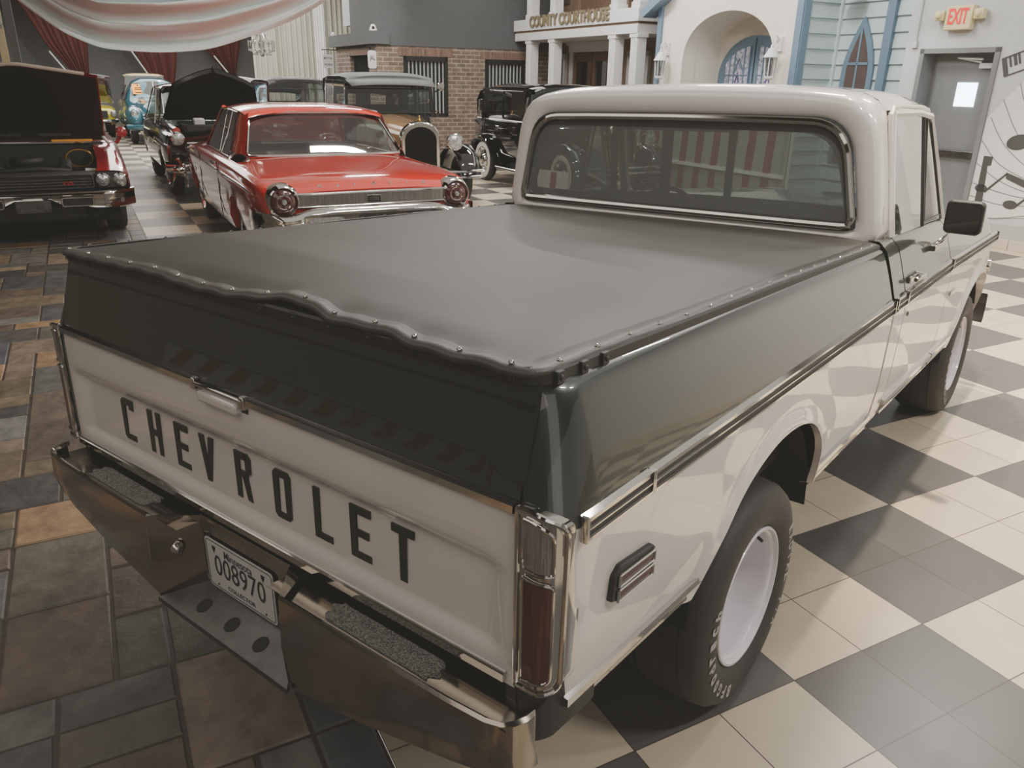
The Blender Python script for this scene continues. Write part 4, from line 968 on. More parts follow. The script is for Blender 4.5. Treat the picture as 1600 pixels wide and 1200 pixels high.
q = MB(); e = Vector(kh(1, 0)); q.tube([tuple(e + Vector((.02, 0, -.02))), tuple(e + Vector((0, 0, .08)))], lambda t: .035 * (1 - t) + .008, 8); q.build('bonnet_ornament', M['chrome'], K)
for x in (-.92, -3.8):
    for s in (1, -1): car_wheel(K, x, s * .83, .34, .19)

# ---------------------------------------------------------------- teal forties coupe
T_ = cargroup('forties_coupe', 'teal rounded forties coupe with an orange card in its windscreen', -22.3, -.36)
def tk(x, hw, zt, zb, zw, top): return (x, [(hw - .10, zb), (hw, zb + .1), (hw, zw - .2), (hw - .03, zw), (hw * .80, lerp(zw, zt, .45)), (hw * .62, lerp(zw, zt, .85)), (hw * .35, zt), (0, zt + .01)])
loft([tk(-.08, .42, .95, .42, .80, 0), tk(-.3, .50, 1.06, .38, .88, 0), tk(-1.3, .66, 1.14, .32, .98, 0), tk(-1.55, .74, 1.2, .32, 1.04, 0), tk(-2.0, .80, 1.60, .32, 1.08, 0), tk(-2.5, .82, 1.66, .32, 1.08, 0), tk(-3.1, .82, 1.60, .32, 1.06, 0), tk(-3.8, .74, 1.22, .34, .98, 0), tk(-4.7, .55, .75, .40, .68, 0)], frange(-4.7, -.08, 60), (), 9).build('body', M['teal_paint'], T_, smooth=60)
for s in (1, -1):
    q = MB(); q.ball((-.85, s * .66, .62), .82, .25, .36, 24, 14); q.build('front_wing', M['teal_paint'], T_, smooth=80)
    q = MB(); q.ball((-3.75, s * .66, .56), .72, .25, .34, 24, 14); q.build('rear_wing', M['teal_paint'], T_, smooth=80)
    headlamp(T_, -.12, s * .68, .80, .095, .1)
    q = MB(); q.grid([[(-1.62, s * .03, 1.19), (-1.70, s * .60, 1.17)], [(-1.97, s * .03, 1.55), (-2.0, s * .50, 1.50)]]); q.xf(Matrix.Translation((.06, 0, .03))); q.build('windscreen', M['dark_glass'], T_, smooth=0)
    q = MB(); q.grid([[(-1.9, s * .815, 1.12), (-3.0, s * .83, 1.12)], [(-2.08, s * .66, 1.47), (-2.9, s * .67, 1.47)]]); q.build('side_window', M['dark_glass'], T_, smooth=0)
    for x in (-.88, -3.75): car_wheel(T_, x, s * .80, .34, .18, rim='chrome')
q = MB(); q.tube([(-1.52, 0, 1.21), (-1.90, 0, 1.59)], .012, 6); q.build('screen_divider', M['chrome'], T_)
q = MB(); rows = []
for y in frange(-.90, .90, 17):
    xx = .12 - .25 * (abs(y) / .9) ** 3; rows.append([(xx - .03, y, .52), (xx, y, .51), (xx + .01, y, .45), (xx - .03, y, .40)])
q.grid(rows); q.build('front_bumper', M['teal_paint'], T_, smooth=60)
q = MB()
for z in (.60, .68, .76): q.tube([(-.06, -.48, z), (.02, 0, z), (-.06, .48, z)], .018, 6)
q.build('grille_bars', M['chrome'], T_)
q = MB(); q.box(-.12, .0, -.44, .44, .56, .80); q.build('grille_opening', M['bay'], T_, bevel=.02)
q = MB(); q.prism(rrect(-.55, -.25, 1.24, 1.50, .03), lambda a, b, d: (-1.60 + d - .95 * (b - 1.2), a, b), 0, .01); sg_ = q.build('window_card', M['orange_sign'], T_)
q = MB(); q.ball((-1.585 - .95 * .26, -.40, 1.47), .012, .018, .018); 
for z in (1.40, 1.36, 1.28): q.box(-1.588 - .95 * (z - 1.2), -1.580 - .95 * (z - 1.2), -.49, -.31, z, z + .014)
q.build('card_print', M['ink'], sg_)

# ---------------------------------------------------------------- pre-war cars
def prewar(name, label, a, b, paint, lower, top, hw=.74, roof=1.84, belt=1.16, L=4.4, hood=1.55, radz=1.19, ww=False, hl=.52, visor=True, rnd=.05, r=.36, dr=0.0, wing=None, glass='car_glass', raddark='dark'):
    R = cargroup(name, label, a, b, dr=dr); P = M[paint]; LW = M[lower]; TP = M[top]; WG = M[wing or lower]
    # bonnet
    rows = []
    for x, h, z in ((-.10, .29, radz - .03), (-.5, .36, radz), (-hood, .60, belt + .02)):
        rows.append([(x, h, .55), (x, h, z - .17), (x, h * .8, z - .05), (x, h * .4, z), (x, 0, z + .012), (x, -h * .4, z), (x, -h * .8, z - .05), (x, -h, z - .17), (x, -h, .55)])
    MB().grid(rows, cap=True).build('bonnet', P, R, smooth=60)
    # radiator
    arcp = [(-.29, .55), (-.29, radz - .20)] + [(-.29 * math.cos(t), radz - .20 + .22 * math.sin(t)) for t in frange(.15, PI - .15, 12)] + [(.29, radz - .20), (.29, .55)]
    q = MB(); q.prism(arcp, lambda u, w, d: (d, u, w), -.14, -.02); rd = q.build('radiator_shell', M['chrome'], R, bevel=.02)
    q = MB(); q.prism([(u * .80, (w - .55) * .86 + .57) for u, w in arcp], lambda u, w, d: (d, u, w), -.05, -.012); q.build('radiator_core', M['core'], rd)
    q = MB(); q.lathe([(0, .03), (.03, .03), (.05, .015), (.09, .012), (.10, .001)], (-.08, 0, radz + .0), 'z', 12); q.build('radiator_cap', M['brass'], rd)
    # lower body
    rows = []
    for x, h in ((-hood + .02, .60), (-hood - .25, hw - .03), (-hood - .6, hw), (-L + .6, hw), (-L + .2, hw - .05), (-L, hw - .25)):
        zr = belt if x > -L + .1 else belt - .06
        rows.append([(x, h - .06, .46), (x, h, .55), (x, h, zr - .05), (x, h - .02, zr), (x, 0, zr + .005), (x, -h + .02, zr), (x, -h, zr - .05), (x, -h, .55), (x, -h + .06, .46)])
    MB().grid(rows, cap=True).build('body', LW, R, smooth=40)
    x0 = -hood - .22; x1 = -L + .12
    # roof
    rows = []
    for x, k, dz in ((x0 + .10, .93, -.05), (x0 + .03, .98, -.015), (x0 - .3, 1, 0), (lerp(x0, x1, .6), 1, .0), (x1 + .35, .98, -.03 - rnd * .3), (x1 + .12, .93, -.09 - rnd), (x1 + .02, .86, -.22 - rnd * 1.6)):
        rows.append([(x, y * (hw - .02) * k, roof + dz - .07 * abs(y) ** 3.5) for y in frange(-1, 1, 15)])
    q = MB(); q.grid(rows); q.grid([[(x, y, z - .06) for x, y, z in r_] for r_ in rows]); q.grid([[(x, y, z) for x, y, z in rows[0]], [(x, y, z - .06) for x, y, z in rows[0]]]); q.build('roof', TP, R, smooth=60)
    if visor:
        q = MB(); q.grid([[(x0 + .08, y * (hw - .04), roof - .075 - .04 * abs(y) ** 3) for y in frange(-1, 1, 9)], [(x0 + .36, y * (hw - .08), roof - .175 - .03 * abs(y) ** 3) for y in frange(-1, 1, 9)]]); q.build('sun_visor', TP, R, smooth=60, solid=.015)
    # pillars and rear quarter
    xb = lerp(x0, x1, .42); xc = lerp(x0, x1, .74)
    for s in (1, -1):
        for x in (x0, xb, xc):
            q = MB(); q.grid([[(x + .035, s * (hw - .012), belt - .02), (x - .035, s * (hw - .012), belt - .02)], [(x + .035 , s * (hw - .04), roof - .10), (x - .035, s * (hw - .04), roof - .10)]]); q.build('pillar', LW, R, smooth=0, solid=.05)
        q = MB(); q.grid([[(xc, s * (hw - .01), belt - .03), (x1 + .2, s * (hw - .05), belt - .03), (x1 - .08, s * (hw - .22), belt - .05)], [(xc, s * (hw - .03), lerp(belt, roof, .5)), (x1 + .2, s * (hw - .06), lerp(belt, roof, .5)), (x1 + .0, s * (hw - .2), lerp(belt, roof, .5))], [(xc, s * (hw - .05), roof - .10), (x1 + .25, s * (hw - .09), roof - .13 - rnd), (x1 + .08, s * (hw - .20), roof - .24 - rnd)]]); q.build('rear_quarter', LW, R, smooth=70, solid=.03)
        q = MB(); q.grid([[(x0, s * (hw - .02), belt), (xc, s * (hw - .02), belt)], [(x0, s * (hw - .04), roof - .09), (xc, s * (hw - .04), roof - .09)]]); q.build('side_window', M[glass], R, smooth=0)
        q = MB(); q.tube([(x0 - .05, s * (hw + .004), belt - .01), (x1 + .25, s * (hw - .02), belt - .01)], .010, 6); q.build('belt_line', M['chrome'] if ww else LW, R)
        q = MB(); q.tube([(xb - .08, s * (hw + .02), belt - .12), (xb - .20, s * (hw + .02), belt - .12)], .010, 6); q.build('door_handle', M['chrome'], R)
        # wings, running board
        wx = -.42; rx = -L + .78; yw = hw - .03
        wp = [(wx + .50, s * yw, .42), (wx + .46, s * yw, .58), (wx + .33, s * yw, .73), (wx + .1, s * yw, .83), (wx - .12, s * yw, .83), (wx - .38, s * yw, .72), (wx - .62, s * yw, .52), (wx - .85, s * yw, .38), (wx - 1.05, s * yw, .33)]
        q = MB(); q.tube(wp, .17, 12, ry=.045); q.build('front_wing', WG, R, smooth=70)
        rp = [(rx + .72, s * yw, .33), (rx + .52, s * yw, .48), (rx + .34, s * yw, .68), (rx + .10, s * yw, .80), (rx - .14, s * yw, .80), (rx - .36, s * yw, .68), (rx - .48, s * yw, .48)]
        q = MB(); q.tube(rp, .17, 12, ry=.05); q.build('rear_wing', WG, R, smooth=70)
        q = MB(); q.box(rx + .70, wx - 1.0, *sorted((s * (hw - .06), s * (hw + .15))), .29, .33); rbd = q.build('running_board', WG, R, bevel=.01)
        q = MB(); q.tube([(rx + .70, s * (hw + .15), .325), (wx - 1.0, s * (hw + .15), .325)], .009, 6); q.build('board_edge', M['chrome'], rbd)
        car_wheel(R, wx, s * (hw + .07), r, .15, ww, rim='chrome' if ww else 'dull_steel'); car_wheel(R, rx, s * (hw + .07), r, .15, ww, rim='chrome' if ww else 'dull_steel')
        headlamp(R, .02, s * hl, .93, .115, .22)
    q = MB(); q.tube([(-.05, -hl, .84), (-.05, hl, .84)], .014, 8)
    for s in (1, -1): q.tube([(-.05, s * hl, .83), (-.02, s * hl, .90)], .02, 8)
    q.build('lamp_bar', M['chrome'], R)
    q = MB(); q.grid([[(x0 + .02, -hw + .05, belt + .02), (x0 + .02, hw - .05, belt + .02)], [(x0 + .0, -hw + .07, roof - .10), (x0 + .0, hw - .07, roof - .10)]]); q.build('windscreen', M[glass], R, smooth=0)
    q = MB(); q.tube([(x0 + .03, -hw + .05, belt + .03), (x0 + .03, hw - .05, belt + .03)], .012, 6); q.tube([(x0 + .03, -hw + .06, lerp(belt, roof, .62)), (x0 + .03, hw - .06, lerp(belt, roof, .62))], .008, 6); q.build('screen_frame', M['black'], R)
    q = MB()
    for z in (.46, .54): q.tube([(.30 - .10 * (abs(y) / .85) ** 3, y, z) for y in frange(-.85, .85, 13)], .018, 8)
    for s in (1, -1): q.tube([(-.1, s * .35, .48), (.29, s * .35, .50)], .018, 6)
    q.build('front_bumper', M['chrome'], R)
    MB().box(-L + .3, -.2, -hw + .12, hw - .12, .30, .50).build('chassis', M['dark'], R, bevel=.02)
    q = MB(); q.box(xc - .35, xc - .15, -hw + .1, hw - .1, .6, belt + .10); q.box(xb + .05, xb - .12, -hw + .1, hw - .1, .6, belt + .05); q.build('seats', M['seat'], R, bevel=.05)
    return R, x0, x1
TN, x0, x1 = prewar('touring_sedan', 'tan and black vintage sedan with grey fabric roof and arched chrome radiator', -9.55, 1.90, 'tan_paint', 'black_gloss', 'top_fabric', radz=1.19, roof=1.86, belt=1.22, L=4.3, hood=1.60, hl=.50, dr=-.10)
q = MB(); q.lathe([(-.10, .03), (-.06, .055), (0, .065), (.012, .055), (.014, .001)], (x0 + .20, .80, 1.66), 'x', 16); q.tube([(x0 + .10, .74, 1.58), (x0 + .14, .80, 1.62)], .012, 6); q.build('spot_lamp', M['chrome'], TN)
q = MB(); q.lathe([(-.03, .03), (0, .04), (.03, .03)], (x0 + .22, .72, 1.26), 'x', 12); q.build('cowl_lamp', M['brass'], TN)
prewar('maroon_sedan', 'dark maroon vintage sedan with bright windscreen edge, behind the tan sedan', -15.8, 2.0, 'maroon_paint', 'maroon_paint', 'black', roof=1.76, belt=1.12, L=3.6, hood=1.2, hw=.68, visor=False)
BS, x0, x1 = prewar('black_sedan', 'glossy black whitewall sedan parked before the courthouse porch', -9.15, 5.10, 'black_gloss', 'black_gloss', 'black_gloss', ww=True, roof=1.73, belt=1.12, L=4.05, hood=1.45, hw=.78, rnd=.14, visor=False, r=.37)
# boards leaning on the black sedan
q = MB(); q.box(-.01, .01, -.34, .34, 0, .50); pc = q.build('price_board', M['plate_white'], None); pc.location = W(-9.30, 3.86); pc.rotation_euler = (0, -.12, ROT - 1.2)
tag(pc, 'white board with a red block leaning beside the black sedan front wheel', 'sign')
q = MB(); q.box(.009, .014, .02, .13, .02, .48); q.build('red_block', M['crimson_paint'], pc)

# ---------------------------------------------------------------- cars far down the hall
def far_car(name, label, a, b, paint, roofp, hoodup=None, roof=1.42, hw=.90, L=4.6):
    R = cargroup(name, label, a, b)
    loft([kk(-.03, hw - .06, .74, .5), kk(-.12, hw - .03, .80), kk(-.8, hw, .86), kk(-3.6, hw, .90), kk(-L + .1, hw - .06, .82)], sorted(frange(-L + .1, -.15, 40) + [-.03, -.08]), [(-.85, .36, .28), (-L + 1.1, .36, .28)], .6).build('body', M[paint], R, smooth=50)
    rows = [[(x, y * h, z - .06 * abs(y) ** 4) for y in frange(-1, 1, 9)] for x, h, z in ((-1.95, .62, roof - .06), (-2.2, .66, roof), (-3.0, .66, roof), (-3.4, .62, roof - .06))]
    MB().grid(rows).build('roof', M[roofp], R, smooth=60, solid=.04)
    q = MB(); q.grid([[(-1.5, -.76, .92), (-1.5, .76, .92)], [(-1.96, -.6, roof - .07), (-1.96, .6, roof - .07)]])
    for s in (1, -1): q.grid([[(-1.5, s * .78, .92), (-3.9, s * .78, .92)], [(-1.97, s * .62, roof - .08), (-3.4, s * .62, roof - .08)]])
    q.build('windows', M['dark_glass'], R, smooth=0)
    for s in (1, -1):
        headlamp(R, -.02, s * .66, .68, .09, .05)
        for x in (-.85, -L + 1.1): car_wheel(R, x, s * (hw - .08), .33, .19)
    q = MB(); q.box(-.05, .0, -.5, .5, .56, .76); q.build('grille', M['bay'], R)
    q = MB(); q.tube([(-.08, -hw, .48), (.08, -hw * .7, .48), (.10, 0, .48), (.08, hw * .7, .48), (-.08, hw, .48)], .05, 8); q.build('front_bumper', M['chrome'], R)
    if hoodup:
        q = MB(); q.grid([[(-1.4 + .5 * t, y, .92 + .75 * t + .08 * (1 - (y / .75) ** 2)) for y in frange(-.72, .72, 9)] for t in (0, .5, 1)]); q.build('bonnet', M[hoodup], R, smooth=60, solid=.03)
    return R
far_car('yellow_car', 'small yellow car far down the hall beside the teal coupe', -25.2, -2.08, 'yellow_paint', 'black', 'maroon_paint', roof=1.5, hw=.74, L=4.2)
far_car('cream_roofed_car', 'car with a cream roof directly behind the teal coupe', -28.6, -.10, 'cream_paint', 'cream_paint', roof=1.78, hw=.88)
far_car('white_car', 'white car with raised white bonnet beyond the black fifties sedan', -21.4, 1.45, 'plate_white', 'plate_white', 'plate_white', roof=1.45, hw=.85)
far_car('pale_yellow_car', 'pale yellow car by the pleated curtain behind the raised black bonnet', -26.4, 2.0, 'cream_paint', 'yellow_paint', 'cream_paint', roof=1.55, hw=.80, L=4.0)
# ================================================================== the hall (room coordinates a, b, z)
def tilemat():
    m, nt, b = nmat('checker_floor'); N = nt.nodes; L = nt.links
    tc = N.new('ShaderNodeTexCoord'); mp = N.new('ShaderNodeMapping'); mp.inputs['Location'].default_value = (0, 0, .5); L.new(tc.outputs['Object'], mp.inputs[0])
    ck = N.new('ShaderNodeTexChecker'); ck.inputs['Scale'].default_value = 1 / (2 * TILE); ck.inputs[2].default_value = lin((.77, .715, .625)) + (1,); ck.inputs[1].default_value = lin((.33, .32, .31)) + (1,)
    m2 = N.new('ShaderNodeMapping'); m2.inputs['Location'].default_value = (.001, .001, .5 * 2 * TILE); L.new(tc.outputs['Object'], m2.inputs[0]); L.new(m2.outputs[0], ck.inputs[0])
    br = N.new('ShaderNodeTexBrick'); br.offset = 0; br.inputs['Scale'].default_value = 1; br.inputs['Brick Width'].default_value = TILE; br.inputs['Row Height'].default_value = TILE; br.inputs['Mortar Size'].default_value = .0022; br.inputs['Mortar Smooth'].default_value = .1
    br.inputs[1].default_value = (.86, .86, .86, 1); br.inputs[2].default_value = (1, 1, 1, 1)
    L.new(tc.outputs['Object'], br.inputs[0])
    n = N.new('ShaderNodeTexNoise'); n.inputs['Scale'].default_value = 5; n.inputs['Detail'].default_value = 6; L.new(tc.outputs['Object'], n.inputs[0])
    r = N.new('ShaderNodeMapRange'); r.inputs['To Min'].default_value = .84; r.inputs['To Max'].default_value = 1.12; L.new(n.outputs[0], r.inputs[0])
    x1 = N.new('ShaderNodeMix'); x1.data_type = 'RGBA'; x1.blend_type = 'MULTIPLY'; x1.inputs[0].default_value = 1; L.new(ck.outputs[0], x1.inputs[6]); L.new(br.outputs[0], x1.inputs[7])
    x2 = N.new('ShaderNodeMix'); x2.data_type = 'RGBA'; x2.blend_type = 'MULTIPLY'; x2.inputs[0].default_value = 1; L.new(x1.outputs[2], x2.inputs[6]); L.new(r.outputs[0], x2.inputs[7])
    x3 = N.new('ShaderNodeMix'); x3.data_type = 'RGBA'; L.new(br.outputs['Fac'], x3.inputs[0]); L.new(x2.outputs[2], x3.inputs[6]); x3.inputs[7].default_value = lin((.27, .22, .20)) + (1,)
    L.new(x3.outputs[2], b.inputs['Base Color'])
    r2 = N.new('ShaderNodeMapRange'); r2.inputs['To Min'].default_value = .26; r2.inputs['To Max'].default_value = .42; L.new(n.outputs[0], r2.inputs[0]); L.new(r2.outputs[0], b.inputs['Roughness'])
    bp = N.new('ShaderNodeBump'); bp.inputs['Strength'].default_value = .35; bp.inputs['Distance'].default_value = .004; bp.invert = True; L.new(br.outputs['Fac'], bp.inputs['Height']); L.new(bp.outputs[0], b.inputs['Normal'])
    return m
M['checker'] = tilemat()
BE = -6 * TILE
q = MB(); q.grid([[(a, b, 0) for a in (-45, 12)] for b in (BE, 14)]); struct(room(q.build('floor', M['checker'], None, smooth=0)))
# slate paving laid in an ashlar pattern, every stone with its own tone
def slatemat():
    m, nt, b = nmat('slate'); N = nt.nodes; L = nt.links
    at = N.new('ShaderNodeVertexColor'); at.layer_name = 'tone'
    tc = N.new('ShaderNodeTexCoord')
    n = N.new('ShaderNodeTexNoise'); n.inputs['Scale'].default_value = 7; n.inputs['Detail'].default_value = 9; n.inputs['Roughness'].default_value = .7; n.inputs['Distortion'].default_value = .25; L.new(tc.outputs['Object'], n.inputs[0])
    cr = N.new('ShaderNodeValToRGB'); cr.color_ramp.elements[0].position = .32; cr.color_ramp.elements[1].position = .72; cr.color_ramp.elements[0].color = (.50, .46, .44, 1); cr.color_ramp.elements[1].color = (1.3, 1.25, 1.2, 1); L.new(n.outputs[0], cr.inputs[0])
    x = N.new('ShaderNodeMix'); x.data_type = 'RGBA'; x.blend_type = 'MULTIPLY'; x.inputs[0].default_value = 1; L.new(at.outputs[0], x.inputs[6]); L.new(cr.outputs[0], x.inputs[7]); L.new(x.outputs[2], b.inputs['Base Color'])
    r = N.new('ShaderNodeMapRange'); r.inputs['To Min'].default_value = .30; r.inputs['To Max'].default_value = .60; L.new(n.outputs[0], r.inputs[0]); L.new(r.outputs[0], b.inputs['Roughness'])
    n2 = N.new('ShaderNodeTexNoise'); n2.inputs['Scale'].default_value = 13; n2.inputs['Detail'].default_value = 9; n2.inputs['Roughness'].default_value = .62; n2.inputs['Distortion'].default_value = .3; L.new(tc.outputs['Object'], n2.inputs[0])
    bp = N.new('ShaderNodeBump'); bp.inputs['Strength'].default_value = .6; bp.inputs['Distance'].default_value = .012; L.new(n2.outputs[0], bp.inputs['Height']); L.new(bp.outputs[0], b.inputs['Normal'])
    return m
M['slate'] = slatemat()
def slate():
    u = .165; A0 = -11.2; n = int(13.5 / u); B1 = BE - .004; mrows = int(7.2 / u)
    occ = [[False] * mrows for _ in range(n)]; V = []; Fc = []; C = []; rnd = random.Random(11)
    tones = [(.33, .29, .25), (.38, .34, .30), (.30, .30, .30), (.40, .36, .29), (.27, .28, .30), (.36, .31, .27), (.46, .38, .29), (.31, .30, .26), (.34, .34, .33), (.25, .24, .24)]
    sizes = [(2, 2), (2, 3), (3, 2), (2, 1), (1, 2), (1, 1), (2, 2), (1, 2), (3, 2)]
    for i in range(n):
        for j in range(mrows):
            if occ[i][j]: continue
            rnd.shuffle(sizes)
            for (w, h) in sizes + [(1, 1)]:
                if i + w <= n and j + h <= mrows and all(not occ[i + p][j + k] for p in range(w) for k in range(h)): break
            for p in range(w):
                for k in range(h): occ[i + p][j + k] = True
            g = .0055; a0, a1 = A0 + i * u + g, A0 + (i + w) * u - g; b1, b0 = B1 - j * u - g, B1 - (j + h) * u + g
            jj = lambda: rnd.uniform(-.003, .003); z = rnd.uniform(-.001, .0015); e = .006
            o = len(V)
            V.extend([(a0 + jj(), b0 + jj(), -.006), (a1 + jj(), b0 + jj(), -.006), (a1 + jj(), b1 + jj(), -.006), (a0 + jj(), b1 + jj(), -.006), (a0 + e, b0 + e, z), (a1 - e, b0 + e, z), (a1 - e, b1 - e, z), (a0 + e, b1 - e, z)])
            t = rnd.choice(tones); k = rnd.uniform(.95, 1.35); t = lin(tuple(min(1, c * k) for c in t))
            for f in ((4, 5, 6, 7), (0, 1, 5, 4), (1, 2, 6, 5), (2, 3, 7, 6), (3, 0, 4, 7)): Fc.append(tuple(o + c for c in f)); C.append(t)
    o = len(V); V.extend([(-45, -12, -.0055), (12, -12, -.0055), (12, BE, -.0055), (-45, BE, -.0055)]); Fc.append((o, o + 1, o + 2, o + 3)); C.append(lin((.24, .20, .17)))
    me = bpy.data.meshes.new('floor_slate'); me.from_pydata(V, [], Fc); at = me.color_attributes.new('tone', 'FLOAT_COLOR', 'CORNER')
    k = 0
    for p, c in zip(me.polygons, C):
        for _ in p.loop_indices: at.data[k].color = c + (1,); k += 1
    me.materials.append(M['slate']); ob = bpy.data.objects.new('floor_slate', me); COL.objects.link(ob); struct(room(ob))
slate()

M['grey_wall'] = mat('grey_wall', (.72, .73, .74), .7, var=.02, bump=.05, bscale=90)
M['dark_wall'] = mat('charcoal_wall', (.36, .365, .37), .8, var=.05, nscale=2, bump=.05, bscale=60)
M['back_grey'] = mat('back_wall_grey', (.60, .61, .615), .8, var=.05)
M['jail_upper'] = mat('jail_upper_wall', (.33, .335, .345), .8, var=.05)
M['beige_wall'] = mat('beige_wall', (.46, .43, .385), .7, var=.05)
M['fence_board'] = mat('fence_board', (.58, .58, .56), .6, var=.05)
M['fence_red'] = mat('fence_red', (.50, .10, .11), .5, var=.1)
M['stucco'] = mat('white_stucco', (.88, .86, .82), .8, var=.03, bump=.5, bscale=14)
M['trim_white'] = mat('white_trim', (.84, .84, .84), .5, var=.03)
M['blue_trim'] = mat('blue_trim', (.40, .495, .575), .5, var=.05)
M['siding'] = mat('pale_blue_siding', (.74, .81, .815), .6, var=.03)
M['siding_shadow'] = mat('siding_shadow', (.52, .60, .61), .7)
M['wood_brown'] = mat('brown_boards', (.50, .41, .33), .6, var=.25, nscale=3, stretch=(6, 6, 1))
M['door_brown'] = mat('brown_door', (.43, .33, .26), .4, var=.2)
M['gold_letter'] = mat('gold_brown_letter', (.47, .42, .32), .5)
M['curtain'] = mat('beige_curtain', (.66, .65, .60), .7, var=.05, bump=.05, bscale=50)
M['red_curtain'] = mat('dark_red_curtain', (.36, .15, .13), .8, var=.1)
M['drape'] = mat('white_sheer_drape', (.84, .88, .87), .6, var=.03, nscale=2)
M['door_grey'] = mat('grey_steel_door', (.45, .46, .47), .45, var=.03)
M['mural_white'] = mat('mural_white', (.82, .82, .82), .6, var=.02)
M['mural_black'] = mat('mural_black', (.24, .24, .24), .6)
M['mural_grey'] = mat('mural_line_grey', (.42, .43, .44), .6)
M['wainscot'] = mat('wainscot_grey', (.66, .66, .65), .6, var=.02)
M['base_tile'] = mat('base_tile', (.74, .70, .64), .4, var=.06)
M['exit_box'] = mat('exit_box', (.84, .80, .62), .5, var=.03)
M['exit_red'] = mat('exit_red', (.85, .12, .16), .5, emit=(.9, .1, .15), estr=.5)
M['light_pane'] = mat('daylight_pane', (.9, .95, 1), .5, emit=(.86, .95, 1.0), estr=7.0)
M['stained'] = mat('stained_glass', (.66, .66, .72), .2, var=.8, nscale=18, emit=(.7, .7, .75), estr=.15)
M['dark_pane'] = mat('brown_pane', (.33, .28, .26), .35, var=.1)
def brickmat(name, ax):
    m, nt, b = nmat(name); N = nt.nodes; L = nt.links
    tc = N.new('ShaderNodeTexCoord'); sp = N.new('ShaderNodeSeparateXYZ'); cb_ = N.new('ShaderNodeCombineXYZ'); L.new(tc.outputs['Object'], sp.inputs[0]); L.new(sp.outputs[ax], cb_.inputs[0]); L.new(sp.outputs[2], cb_.inputs[1])
    br = N.new('ShaderNodeTexBrick'); br.inputs['Scale'].default_value = 1; br.inputs['Brick Width'].default_value = .235; br.inputs['Row Height'].default_value = .092; br.inputs['Mortar Size'].default_value = .015; br.inputs['Mortar Smooth'].default_value = .2
    br.inputs[1].default_value = lin((.42, .355, .31)) + (1,); br.inputs[2].default_value = lin((.51, .43, .375)) + (1,); br.inputs[3].default_value = lin((.60, .555, .50)) + (1,)
    L.new(cb_.outputs[0], br.inputs[0]); n = N.new('ShaderNodeTexNoise'); n.inputs['Scale'].default_value = 6; L.new(tc.outputs['Object'], n.inputs[0])
    x = N.new('ShaderNodeMix'); x.data_type = 'RGBA'; x.blend_type = 'OVERLAY'; x.inputs[0].default_value = .5; L.new(br.outputs[0], x.inputs[6]); L.new(n.outputs[0], x.inputs[7]); L.new(x.outputs[2], b.inputs['Base Color']); b.inputs['Roughness'].default_value = .85
    bp = N.new('ShaderNodeBump'); bp.inputs['Distance'].default_value = .01; bp.invert = True; L.new(br.outputs['Fac'], bp.inputs['Height']); L.new(bp.outputs[0], b.inputs['Normal'])
    return m
M['brick_a'] = brickmat('jail_brick_side', 0); M['brick_b'] = brickmat('jail_brick_front', 1)
M['soldier'] = mat('soldier_brick', (.47, .375, .325), .85, var=.4, nscale=40, stretch=(1, 1, .1))

def rb(name, mat_, parent=None, *boxes, bevel=0, sep=False):
    if sep:
        for bx in boxes: rb(name, mat_, parent, bx, bevel=bevel)
        return
    q = MB()
    for bx in boxes: q.box(*bx)
    o = q.build(name, mat_, parent, smooth=0 if not bevel else 35, bevel=bevel)
    return o if parent else room(o)
# outer shell
struct(rb('wall_back', M['back_grey'], None, (-38.3, -38, -12, 16, 0, 6)))
struct(rb('wall_left', M['beige_wall'], None, (-38, 12, -9.3, -9, 0, 5)))
q = MB(); q.box(-38, 12, -9, 14, 5.0, 5.1); struct(room(q.build('ceiling', mat('ceiling_dark', (.17, .165, .16), .9), None, smooth=0)))
# right wall with the exit door opening
q = MB()
q.box(-5.95, -5.72, 7.12, 7.40, 0, 5); q.box(-4.69, 3.5, 7.12, 7.40, 0, 5); q.box(-5.72, -4.69, 7.12, 7.40, 2.225, 5); q.box(-5.95, -5.90, 7.40, 7.85, 0, 5)
struct(room(q.build('wall_right', M['grey_wall'], None, smooth=0)))
struct(rb('wall_far_right', M['grey_wall'], None, (3.4, 3.6, -9, 7.12, 0, 5))) if False else None
struct(rb('wall_behind_facades', M['dark_wall'], None, (-17, -5.9, 8.9, 9.0, 0, 5)))
q = MB()
for k in range(12): q.box(-4.69 + k * .62, -4.69 + k * .62 + .612, 7.095, 7.125, 0, .115)
struct(room(q.build('baseboard_right', M['base_tile'], None, bevel=.004)))
# exit door
D = empty('door_1', (ORG[0], ORG[1], 0), ROT); struct(D)
rb('door_leaf', M['door_grey'], D, (-5.68, -4.73, 7.33, 7.37, .01, 2.18))
rb('door_frame', M['door_grey'], D, (-5.72, -5.66, 7.10, 7.40, 0, 2.225), (-4.75, -4.69, 7.10, 7.40, 0, 2.225), (-5.72, -4.69, 7.10, 7.40, 2.17, 2.225))
rb('door_window', M['light_pane'], D, (-5.28, -5.02, 7.322, 7.33, 1.565, 1.84))
rb('door_closer', M['trim_white'], D, (-5.02, -4.78, 7.27, 7.33, 2.00, 2.06), bevel=.008)
q = MB(); q.tube([(-5.0, 7.28, 2.07), (-5.28, 7.24, 2.12), (-4.95, 7.22, 2.10)], .012, 6); q.build('closer_arm', M['trim_white'], D)
rb('push_bar', M['dull_steel'], D, (-5.6, -4.8, 7.27, 7.32, .98, 1.05), bevel=.01)
